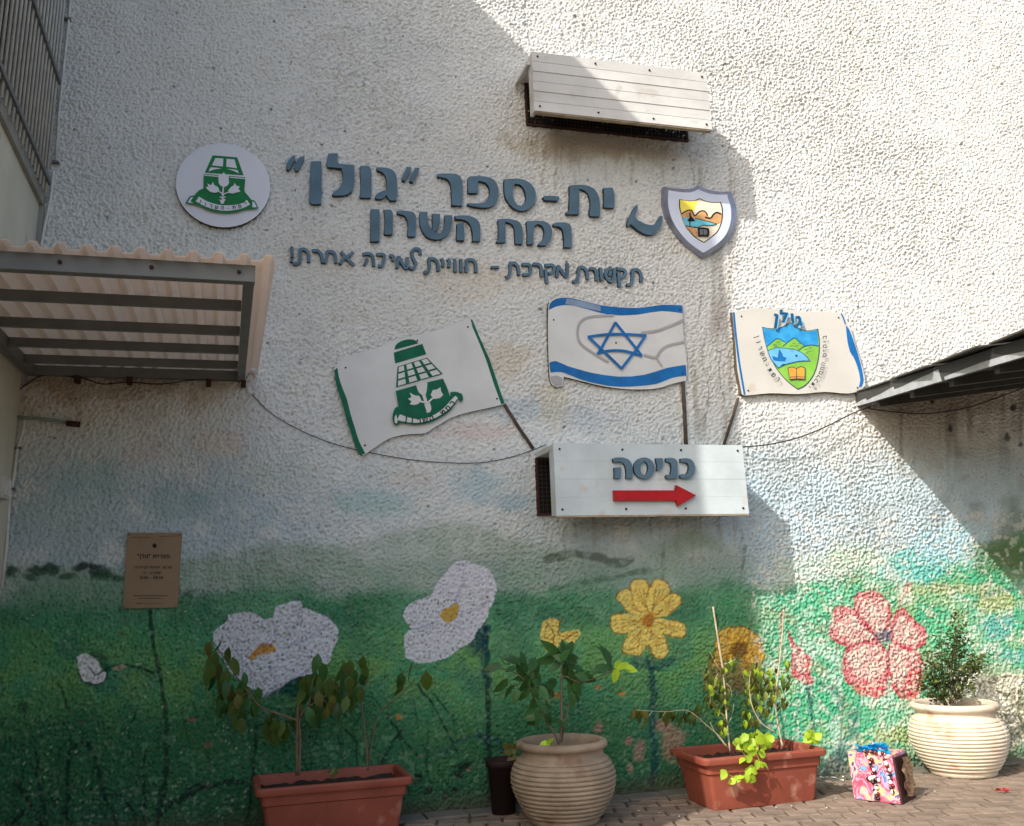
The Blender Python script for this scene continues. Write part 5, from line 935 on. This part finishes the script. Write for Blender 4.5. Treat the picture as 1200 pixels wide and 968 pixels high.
# --- left planter: two leggy plants with drooping leaves
yl = tl.location.y; LD = [leaf_mesh(.128, .070, M['leaf_dark'], .2), leaf_mesh(.12, .066, M['leaf_green'], .35), leaf_mesh(.12, .066, M['leaf_dark'], .4), leaf_mesh(.11, .062, M['leaf_brown'], .25), leaf_mesh(.14, .068, M['leaf_dark'], .15)]
g2 = cm(220, 680, 3.361)
def place_leaves(par, lst, m, y, meshes, drp=(0, 1), s=(.85, 1.15), yj=.05, jit=.35, px_off=7):
    for it_ in lst:
        a, b = it_[0], it_[1]; dx, dy = (it_[2], it_[3]) if len(it_) > 3 else drp; px, py = m(a, b); dx += R2.uniform(-jit, jit); dy += R2.uniform(-jit*.5, jit*.5); l = math.hypot(dx, dy)
        p = W(px-dx/l*px_off, py-dy/l*px_off, y+R2.uniform(-yj, yj)); inst('leaf', R2.choice(meshes), par, orient(p, img_dir(dx, dy, R2.uniform(-.4, .4)), R2.gauss(0, .55), R2.uniform(*s)))
t = empty('potted_plant', G(347, 906, PH-.06), 'leggy plant with dark drooping leaves at the left end of the left planter', 'plant')
stem(t, [(348, 909), (348, 870), (349, 824)], .012, .010, yl, M['bark'], 'stake'); stem(t, [(350, 908), (352, 870), (351, 842), (362, 828), (378, 818), (392, 806)], .010, .004, yl-.01, M['bark'], 'branch')
stem(t, [(351, 845), (330, 838), (305, 828), (292, 812), (282, 800), (270, 782), (258, 764), (248, 750)], .009, .003, yl, M['bark'], 'branch'); stem(t, [(362, 828), (366, 800), (372, 780), (372, 765)], .006, .003, yl-.02, M['bark'], 'branch'); stem(t, [(320, 842), (322, 850)], .004, .002, yl, M['bark'], 'branch')
for P_ in [[(292, 812), (284, 816), (280, 826)], [(282, 800), (288, 806), (290, 818)], [(270, 782), (262, 790), (260, 804)], [(258, 764), (266, 770), (272, 784)], [(392, 806), (402, 802), (410, 790)], [(378, 818), (384, 826), (386, 836)], [(372, 780), (362, 784), (356, 796)], [(392, 806), (398, 812), (400, 822)], [(366, 800), (358, 806), (354, 818)], [(305, 828), (312, 836), (318, 846)]]: stem(t, P_, .0035, .0015, yl, M['bark'], 'twig', 5)
A_ = [(85, 262), (95, 315), (128, 248), (160, 285), (182, 325), (152, 372), (135, 395), (108, 305), (120, 345), (74, 372, -.2, 1), (98, 395), (225, 382), (216, 415), (206, 445), (170, 452), (180, 488), (130, 490), (215, 535), (142, 436), (160, 500), (190, 520), (232, 478), (272, 478), (278, 442), (262, 500), (318, 560), (345, 572), (335, 540), (308, 585), (330, 595), (182, 360), (95, 350), (200, 470), (128, 460), (350, 590), (370, 570), (150, 415), (175, 430), (212, 560), (122, 520)]
B_ = [(455, 400), (478, 390), (500, 382), (510, 312), (532, 345), (520, 400), (468, 450), (497, 440), (540, 432), (560, 402), (512, 540), (545, 478), (580, 420), (600, 452), (470, 420), (450, 440), (390, 588, -.4, 1), (402, 560), (418, 540, -.3, 1), (440, 500), (530, 515), (560, 500), (588, 498), (488, 470), (515, 460), (505, 500), (530, 375), (552, 440), (480, 520), (546, 520), (620, 340, .8, .6), (640, 335), (606, 362, -.6, .8), (570, 470), (445, 470)]
place_leaves(t, A_+B_, g2, yl, LD)
t = empty('potted_plant', G(430, 900, PH-.06), 'thin forked plant at the right end of the left planter', 'plant')
stem(t, [(430.5, 903), (430, 880), (427, 850), (424, 825), (426, 806), (430, 796)], .007, .004, yl-.01, M['bark'], 'branch'); stem(t, [(431, 903), (434, 880), (440, 850), (447, 832), (462, 820), (472, 812), (482, 800)], .006, .003, yl+.02, M['bark'], 'branch'); stem(t, [(428, 802), (434, 792), (445, 775)], .003, .002, yl, M['bark'], 'branch'); stem(t, [(472, 790), (482, 783), (494, 782), (500, 776)], .003, .002, yl+.02, M['bark'], 'branch')
place_leaves(t, [(610, 360), (630, 342), (640, 400), (622, 478), (650, 462), (660, 412), (690, 322), (696, 352), (682, 442), (668, 440), (640, 440), (610, 412), (618, 445), (690, 390), (655, 372), (840, 385), (838, 420)], g2, yl, LD); place_leaves(t, [(500, 793), (483, 780, -.4, 1)], IDM, yl, LD[:1], s=(1.2, 1.3), jit=.1)
place_leaves(t, [(566, 748, -1, -.3), (580, 750, 1, -.4), (575, 760, .6, -.8)], g2, yl-.05, [leaf_mesh(.06, .03, M['leaf_dry'])], s=(.8, 1))
# --- middle clay pot: glossy green plant
g3 = cm(560, 700, 5.38); yc = cC.y
t = empty('potted_shrub', (cC.x, cC.y, hC-.1), 'glossy green plant with one bright lime shoot growing in the middle clay pot', 'shrub')
stem(t, [(657, 870), (658, 840), (658, 800), (659, 780), (662, 765)], .010, .005, yc, M['bark'], 'branch'); stem(t, [(655, 872), (650, 860), (642, 848), (632, 830), (622, 806), (606, 790), (590, 784), (572, 782)], .008, .003, yc, M['bark'], 'branch'); stem(t, [(658, 868), (664, 838), (670, 815), (672, 795)], .006, .004, yc+.03, M['bark'], 'branch')
stem(t, [(662, 792), (678, 799), (694, 796), (708, 790), (718, 785), (724, 783)], .005, .003, yc-.04, M['bark'], 'branch')
LG = [leaf_mesh(.12, .062, M['leaf_green'], .2), leaf_mesh(.10, .055, M['leaf_green'], .15), leaf_mesh(.135, .066, M['leaf_green'], .25)]
Cl = [(110, 432, -1, .15), (150, 388, -.3, -1), (160, 540, -.7, .7), (205, 582, -.7, .6), (238, 618, -.6, .9), (235, 398, -.8, -.3), (290, 392, 0, -1), (200, 450, -.9, .1), (268, 462, -.5, -.5), (300, 440, -.3, -.8), (350, 438, .5, -.8), (280, 500, -.9, .2), (318, 520, -.6, .5), (342, 482, .3, -.8), (380, 460, .6, -.6), (330, 570, -.6, .6), (362, 600, .2, 1), (302, 600, -.7, .7), (380, 542, .6, .2), (420, 560, .9, -.2), (450, 590, .8, .4), (420, 640, .6, .6), (360, 660, -.4, .7), (400, 690, .5, .5), (342, 700, -.7, .3), (372, 740, .2, .9), (460, 780, .6, -.5), (500, 780, .8, .2), (350, 780, -.7, .3), (430, 700, .7, .1), (332, 760, -.9, 0), (395, 590, .3, .3), (440, 750, .3, .8), (375, 505, 0, 1), (310, 540, -.4, .7), (470, 555, .6, -.5),
      (470, 325, -.9, -.5), (450, 358, -1, .1), (448, 388, -1, .25), (500, 350, -.5, -.7), (540, 342, 0, -1), (580, 342, .5, -.8), (612, 382, 1, 0), (560, 400, .2, .6), (490, 420, -.8, .6), (600, 420, .7, .7), (640, 452, .9, .3), (570, 460, .1, 1), (582, 560, -.1, 1), (604, 600, .2, 1), (590, 630, 0, 1), (622, 560, .4, 1), (590, 490, .1, 1), (520, 380, -.6, -.2), (550, 430, -.2, .9), (610, 520, .3, 1), (540, 370, .3, -.5), (580, 390, .5, .2),
      (740, 470, .8, -.4), (765, 455, .9, -.3), (822, 385, -.4, -1), (800, 352, -.5, -1), (690, 515, .9, .3), (650, 500, .7, .3), (700, 495, .9, -.5), (840, 440, .2, -.8), (565, 440, .2, 1), (640, 520, .5, .9)]
place_leaves(t, Cl, g3, yc, LG, yj=.06, jit=.15, px_off=8); place_leaves(t, [(905, 438, 1, -.35), (925, 455, 1, .05), (870, 478, -.3, .9), (948, 448, 1, .3), (890, 425, .8, -.6)], g3, yc-.09, [leaf_mesh(.10, .05, M['leaf_lime'], .1)], yj=.01, jit=.1)
place_leaves(t, [(420, 915, -1, -.2), (460, 905, .9, -.4), (400, 925, -.7, .2)], g3, yc-.08, [leaf_mesh(.07, .04, M['leaf_lime'], .2)], yj=.02)
# --- right planter: dry canes, withering leaves, lime seedlings
yr_ = tr.location.y; g6 = cm(730, 700, 4.84)
LDR = [leaf_mesh(.068, .036, M['leaf_dry'], .5, .5), leaf_mesh(.06, .032, M['leaf_lime'], .5, .5), leaf_mesh(.07, .032, M['leaf_brown'], .6, .6), leaf_mesh(.068, .036, M['leaf_dark'], .4, .4)]
t = empty('dry_plant', G(855, 868, PH-.06), 'dried-out staked plant on the left side of the right-hand planter', 'plant')
stem(t, [(855.5, 880), (852, 848), (850, 815), (847, 786)], .007, .005, yr_, M['drystem'], 'branch'); stem(t, [(849, 792), (845, 772), (840, 740), (835.5, 711)], .008, .007, yr_-.01, M['drystem'], 'stake')
stem(t, [(853, 877), (842, 862), (828, 850), (812, 836), (800, 832), (780, 834), (745, 832)], .005, .002, yr_+.02, M['drystem'], 'branch'); stem(t, [(852, 876), (838, 858), (832, 846)], .003, .002, yr_, M['drystem'], 'branch'); stem(t, [(848, 778), (856, 776), (862, 772)], .003, .002, yr_, M['drystem'], 'branch')
stem(t, [(832, 826), (834, 806), (842, 788)], .003, .002, yr_+.04, M['drystem'], 'branch')
for P_ in [[(851, 830), (842, 815), (834, 800), (828, 780)], [(849, 800), (856, 806), (858, 820)], [(852, 850), (858, 838), (860, 824)], [(847, 790), (838, 776), (832, 764)], [(851, 840), (840, 832), (836, 822)], [(780, 834), (776, 840)], [(765, 833), (760, 839)]]: stem(t, P_, .003, .0012, yr_+.01, M['drystem'], 'twig', 5)
def scatter(n, boxes):
    o = []
    for k in range(n):
        x0, y0, x1, y1 = R2.choice(boxes); o.append((R2.uniform(x0, x1), R2.uniform(y0, y1)))
    return o
place_leaves(t, scatter(110, [(470, 460, 530, 620), (490, 440, 560, 560), (500, 520, 600, 650), (550, 560, 600, 780), (480, 300, 520, 400), (470, 400, 510, 500), (560, 360, 640, 420), (470, 440, 600, 620), (540, 640, 600, 740)]), g6, yr_, LDR, s=(.7, 1.1), yj=.10, jit=.6, px_off=3)
place_leaves(t, [(55, 645), (75, 640), (80, 660), (100, 655), (118, 650), (130, 690), (95, 670), (200, 640), (215, 660), (232, 650), (245, 665), (258, 640), (250, 690), (275, 655), (290, 670), (310, 660), (330, 665), (345, 655), (360, 670), (380, 650), (395, 665), (415, 650), (400, 690), (430, 615), (440, 640), (410, 640), (370, 690), (325, 690)], g6, yr_+.1, [leaf_mesh(.085, .045, M['leaf_brown'], .4, .4), leaf_mesh(.08, .042, M['leaf_dark'], .4, .4)], s=(.8, 1.1), yj=.03, jit=.4, px_off=3)
t = empty('dry_plant', G(918, 862, PH-.06), 'withering cane with dangling leaves on the right side of the right-hand planter', 'plant')
stem(t, [(917, 875), (913, 855), (909, 830), (910, 805), (913, 780)], .009, .006, yr_, M['drystem'], 'branch'); stem(t, [(911, 800), (914, 770), (917, 740), (918, 714)], .006, .005, yr_, M['drystem'], 'stake'); stem(t, [(909, 858), (895, 850), (886, 838), (880, 822), (878, 800), (880, 785)], .005, .003, yr_-.04, M['drystem'], 'branch')
stem(t, [(910, 812), (900, 800), (893, 785), (888, 775)], .004, .002, yr_+.04, M['drystem'], 'branch')
for P_ in [[(911, 830), (918, 818), (922, 800)], [(909, 824), (900, 826), (896, 838)], [(880, 815), (888, 806), (892, 796)], [(879, 806), (873, 798), (870, 786)], [(912, 795), (906, 785), (904, 775)], [(900, 800), (905, 808), (906, 818)], [(913, 790), (920, 784), (923, 790)]]: stem(t, P_, .003, .0012, yr_, M['drystem'], 'twig', 5)
place_leaves(t, scatter(165, [(690, 380, 760, 560), (700, 480, 800, 640), (740, 400, 830, 520), (780, 500, 860, 700), (680, 600, 760, 720), (820, 400, 880, 640), (880, 360, 940, 620), (720, 380, 780, 460)]), g6, yr_, LDR, s=(.75, 1.15), yj=.12, jit=.5, px_off=3)
t = empty('trailing_creeper', G(890, 880, PH-.02), 'bright lime creeper spilling over the front rim of the right-hand planter', 'plant'); g7 = cm(780, 840, 5)
LL = [leaf_mesh(.078, .062, M['leaf_lime'], .2, .25), leaf_mesh(.065, .052, M['leaf_lime'], .3, .2)]
place_leaves(t, [(410, 160), (440, 130), (470, 115), (500, 110), (530, 105), (560, 110), (590, 120), (610, 135), (450, 170), (480, 150), (505, 140), (540, 145), (570, 150), (600, 160), (430, 150), (490, 175), (520, 170), (550, 95), (575, 175), (540, 125), (470, 180), (420, 140), (620, 125), (460, 145)], g7, yfr+.13, LL, drp=(0, .6), s=(.8, 1.2), yj=.06, jit=1.0, px_off=4)
place_leaves(t, [(515, 205, -1, .3), (545, 200, 1, .2), (560, 215, 1, .5), (450, 245, -1, .3), (480, 250, .6, -.2), (470, 240, .2, -.6), (530, 270, -.3, 1), (560, 280, 1, .2), (580, 280, .8, .6), (505, 300, -.8, 0), (490, 315, -.6, .6), (515, 320, .8, .3), (440, 350, -1, 0), (470, 350, 0, .8), (500, 360, .8, .6), (420, 360, -1, .3), (395, 375, -1, .1), (340, 335, -.8, .7), (345, 330, .6, -.7), (350, 340, .2, .9)], g7, yfr-.035, LL, s=(.85, 1.1), yj=.008, jit=.25, px_off=4)
stem(t, [(886, 872), (887, 884), (890, 894), (882, 904), (874, 912), (862, 915)], .003, .002, yfr-.015, M['leaf_lime'], 'branch'); stem(t, [(872, 912), (858, 910), (850, 904)], .002, .0015, yfr-.02, M['leaf_lime'], 'branch')
t = empty('seedling', G(952, 860, PH-.02), 'small lime seedling at the right end of the right-hand planter', 'plant'); place_leaves(t, [(830, 110, -.5, -1), (850, 100, -.1, -1), (870, 105, .3, -1), (885, 120, .8, -.5), (840, 130, -.9, .2), (860, 135, .1, 1), (880, 140, .7, .6), (845, 115, 0, -1), (870, 130, .4, .4)], g7, yfr+.12, LL, s=(.8, 1.05), yj=.03, jit=.4, px_off=4)
t = empty('seedling', G(390, 902, PH-.06), 'tiny green weed between the two plants of the left planter', 'plant'); place_leaves(t, [(640, 265, -.9, -.3), (665, 258, .3, -1), (690, 250, .8, -.6), (655, 280, -.4, .3), (672, 275, .4, -.2)], cm(280, 860, 6), yl, [leaf_mesh(.05, .02, M['leaf_green'])], s=(.8, 1.0), yj=.02, px_off=3)
# dead twigs across the soil of the right planter
t = empty('dead_twigs', (tr.location.x+.2, tr.location.y, PH-.05), 'dead brown twigs lying at the back of the right-hand planter', 'twigs')
for k in range(14):
    x0, y0 = R2.uniform(-.05, .42), R2.uniform(-.05, .2); m = MB(); p0 = PRf(x0, y0, PH-.055); m.tube([p0, p0+Vector((R2.uniform(-.05, .05), R2.uniform(-.05, .05), R2.uniform(.06, .15)))], [.004, .0015], 5); m.build('twig', M['rust'], t)
# --- sunlit pot: small-leaved shrub
t = empty('potted_shrub', (cR.x, cR.y, hR-.1), 'small-leaved dark shrub with a pointed top in the sunlit pot at the right', 'shrub')
yR = cR.y
for P_ in [[(1113, 825), (1116, 800), (1120, 770), (1122, 745), (1124, 722)], [(1110, 826), (1100, 805), (1094, 780), (1092, 765)], [(1115, 824), (1130, 800), (1142, 778), (1150, 765)], [(1108, 826), (1092, 812), (1082, 800)], [(1118, 824), (1126, 806), (1120, 790)]]: stem(t, P_, .008, .002, yR, M['bark'], 'branch')
mb = MB(); mb2 = MB(); tw = MB()
tips = [(1124, 716, 1.0), (1119, 728, .9), (1130, 733, .8), (1121, 742, 1), (1132, 752, .9), (1114, 756, .9), (1124, 760, 1), (1142, 764, .9), (1152, 772, .9), (1157, 764, .5), (1148, 782, .9), (1137, 776, 1), (1128, 782, 1), (1117, 776, .9), (1103, 752, .6), (1100, 762, .8), (1094, 774, .9), (1086, 766, .6), (1084, 782, .8), (1077, 790, .7), (1080, 804, .9), (1090, 792, 1), (1102, 786, 1), (1108, 798, 1), (1096, 804, 1), (1118, 796, 1), (1128, 804, .8), (1088, 814, 1), (1104, 814, 1), (1122, 814, .9), (1110, 768, .8), (1134, 794, .6), (1140, 806, .6), (1074, 800, .5), (1098, 744, .35), (1112, 806, 1), (1096, 818, .9)]
for tx, ty, de in tips:
    bx, by = 1112+(tx-1112)*.35, 822-(822-ty)*.35; y0 = yR+R2.uniform(-.12, .12); a0, a1 = W(bx, by, yR+(y0-yR)*.3), W(tx, ty, y0); tw.tube([a0, (a0+a1)/2+Vector((R2.uniform(-.01, .01), 0, .01)), a1], [.004, .003, .0012], 4)
    for k in range(int(58*de)):
        u = R2.uniform(.45, 1.03); p = a0.lerp(a1, u)+Vector((R2.gauss(0, .021), R2.gauss(0, .03), R2.gauss(0, .018))); L = R2.uniform(.022, .042); d_ = Vector((R2.uniform(-1, 1), R2.uniform(-1, .6), R2.uniform(-.4, 1))).normalized(); s_ = d_.cross(Vector((R2.uniform(-1, 1), R2.uniform(-1, 1), 1))).normalized()*L*.34
        (mb if k % 9 else mb2).add([p, p+d_*L*.5+s_, p+d_*L, p+d_*L*.5-s_], [(0, 1, 2), (0, 2, 3)])
tag(tw.build('twigs', M['bark'], t), kind='stuff')
tag(mb.build('foliage', M['leaf_shrub'], t, fix=False), kind='stuff'); tag(mb2.build('foliage', M['leaf_dry'], t, fix=False), kind='stuff')

t = empty('dry_weed', G(1186, 884, 0), 'pale dry weed growing at the wall foot at the right edge, behind the sunlit pot', 'weed'); mb = MB()
for k in range(70):
    q = G(R2.uniform(1172, 1212), R2.uniform(878, 885), 0); a = R2.uniform(-.9, .9); h_ = R2.uniform(.06, .2); mb.tube([q, q+Vector((a*.04, R2.uniform(-.02, .02), h_*.6)), q+Vector((a*.13, R2.uniform(-.05, .03), h_))], [.004, .003, .001], 4)
tag(mb.build('dry_blades', M['drystem'], t), kind='stuff')
# ================================================================== PAINTED BOX
a, b, c3 = G(1001, 937, 0), G(1055.5, 943.5, 0), G(1073, 929, 0)
t = empty('painted_box', (a+b)/2+Vector((0.1, .15, 0)), 'small box painted in pink, yellow and blue with a blue ruffle and strings of beads', 'box')
ux = (b-a); Lb = ux.length; ux.normalize(); uy = Vector((-ux.y, ux.x, 0)); H = .315; dp = .26
def BP(x, y, z): return a+ux*x+uy*y+Vector((0, 0, z))
pm = bpy.data.materials.new('abstract_paint'); pm.use_nodes = True; n_ = pm.node_tree; b_ = n_.nodes['Principled BSDF']; b_.inputs['Roughness'].default_value = .5
tc = n_.nodes.new('ShaderNodeTexCoord'); nz = n_.nodes.new('ShaderNodeTexNoise'); nz.inputs['Scale'].default_value = 9; nz.inputs['Detail'].default_value = 3; nz.inputs['Distortion'].default_value = 1.2; n_.links.new(tc.outputs['Object'], nz.inputs['Vector'])
cr = n_.nodes.new('ShaderNodeValToRGB'); cr.color_ramp.interpolation = 'EASE'; e = cr.color_ramp.elements; e[0].position = .30; e[0].color = (*rgb(120, 170, 200), 1); e[1].position = .70; e[1].color = (*rgb(190, 170, 205), 1)
for ps, co in ((.38, (196, 160, 190)), (.44, (200, 70, 92)), (.50, (216, 150, 168)), (.55, (228, 196, 110)), (.60, (196, 160, 196)), (.64, (70, 40, 70)), (.34, (60, 110, 170))): q = e.new(ps); q.color = (*rgb(*co), 1)
n_.links.new(nz.outputs['Fac'], cr.inputs[0]); n_.links.new(cr.outputs[0], b_.inputs['Base Color'])
m = MB(); m.hexa([BP(0, 0, .004), BP(Lb, 0, .004), BP(Lb, dp, .004), BP(0, dp, .004), BP(-.01, 0, H), BP(Lb-.02, 0, H), BP(Lb-.02, dp, H), BP(-.01, dp, H)]); m.build('body', pm, t, bevel=.006)
m = MB(); m.hexa([BP(Lb+.001, .01, .004), BP(Lb+.012, .01, .004), BP(Lb+.012, dp, .004), BP(Lb+.001, dp, .004), BP(Lb-.018, .01, H-.02), BP(Lb-.006, .01, H-.02), BP(Lb-.006, dp, H-.02), BP(Lb-.018, dp, H-.02)]); m.build('side_panel', M['rust'], t)
ruf = mat('cyan_paper_ruffle', rgb(40, 168, 222), .6, .25, 30, trans=(rgb(60, 180, 230), .2))
for k in range(16):
    m = MB(); cx0, cy0 = R2.uniform(.07, .25), R2.uniform(.0, .10); cz = H+R2.uniform(.0, .06); K = 9; v_ = [BP(cx0, cy0, cz-.02)]
    for j in range(K): an = j*2*math.pi/K; rr = R2.uniform(.030, .052); v_.append(BP(cx0+rr*math.cos(an), cy0+rr*math.sin(an)*.8, cz+R2.uniform(-.006, .022)))
    m.add(v_, [(0, 1+j, 1+(j+1) % K) for j in range(K)]); m.build('ruffle', ruf, t, fix=False)
BM = [mat('bead_'+n, rgb(*c), .25, spec=.6) for n, c in (('dark_red', (110, 20, 26)), ('black', (24, 18, 18)), ('white', (228, 222, 216)), ('orange', (196, 90, 40)))]
def ball(mb, c, r, n=8):
    prof = [(max(.0005, r*math.sin(math.pi*i/6)), -r*math.cos(math.pi*i/6)) for i in range(7)]; mb.lathe(prof, c, n)
bead_me = []
for mt in BM:
    m = MB(); ball(m, (0, 0, 0), .0115); me_ = m.mesh('bead'); me_.materials.append(mt); bead_me.append(me_)
g8 = cm(980, 850, 9.68)
def on_front(px, py, off=-.012):
    r = ray(px, py); o_ = Vector((0, -D, HC)); nrm = uy; tt = ((a-o_).dot(nrm))/(Vector(r).dot(nrm)); return o_+Vector(r)*tt+uy*off
for P_, w_ in [([(330, 290), (375, 345), (410, 420), (430, 520), (440, 620), (450, 700), (470, 790), (480, 835)], 34), ([(545, 300), (560, 400), (590, 480), (605, 560), (625, 640), (640, 700), (655, 770)], 26), ([(400, 300), (470, 305), (530, 315)], 9), ([(370, 600), (480, 610)], 7)]:
    P_ = smooth_line(P_, 6)
    for k in range(w_): u = P_[min(len(P_)-1, int(k/w_*len(P_)))]; inst('bead', R2.choice(bead_me[:3] if w_ > 10 else bead_me), t, Matrix.Translation(on_front(*g8(u[0]+R2.uniform(-24, 24), u[1]+R2.uniform(-8, 8)), R2.uniform(-.016, -.006))) @ Matrix.Scale(R2.uniform(.7, 1.35), 4))
m = MB(); 
for i in range(10):
    an = [BP(Lb+.03+.012*math.sin(i*1.7+j*2), .05+.035*j, .30-.028*i-.004*j) for j in range(6)]; m.v += [tuple(q) for q in an]
m.f = [(i*6+j, i*6+j+1, (i+1)*6+j+1, (i+1)*6+j) for i in range(9) for j in range(5)]; m.mi = [0]*len(m.f); m.smooth = [True]*len(m.f); m.build('draped_cloth', mat('shiny_brown_cloth', rgb(112, 66, 50), .35, .5, 25, col2=rgb(190, 160, 120)), t, fix=False)
q = G(1068, 934, 0); t = empty('red_ball', (q.x, q.y+.03, 0), 'dark red ball lying on the paving against the right side of the painted box', 'ball'); m = MB(); ball(m, (q.x, q.y+.03, .05), .05, 16); m.build('ball', M['red'], t)
q = G(991, 905, 0); t = empty('orange_peel', (q.x, q.y, 0), 'crumpled orange scrap on the ground left of the painted box', 'scrap'); m = MB()
for k in range(7):
    an = k*.9; m.add([(q.x, q.y, .02), (q.x+.05*math.cos(an), q.y+.04*math.sin(an), .03+.04*(k % 2)), (q.x+.045*math.cos(an+.8), q.y+.04*math.sin(an+.8), .015+.06*((k+1) % 2))], [(0, 1, 2)])
m.build('scrap', M['orange'], t, fix=False)
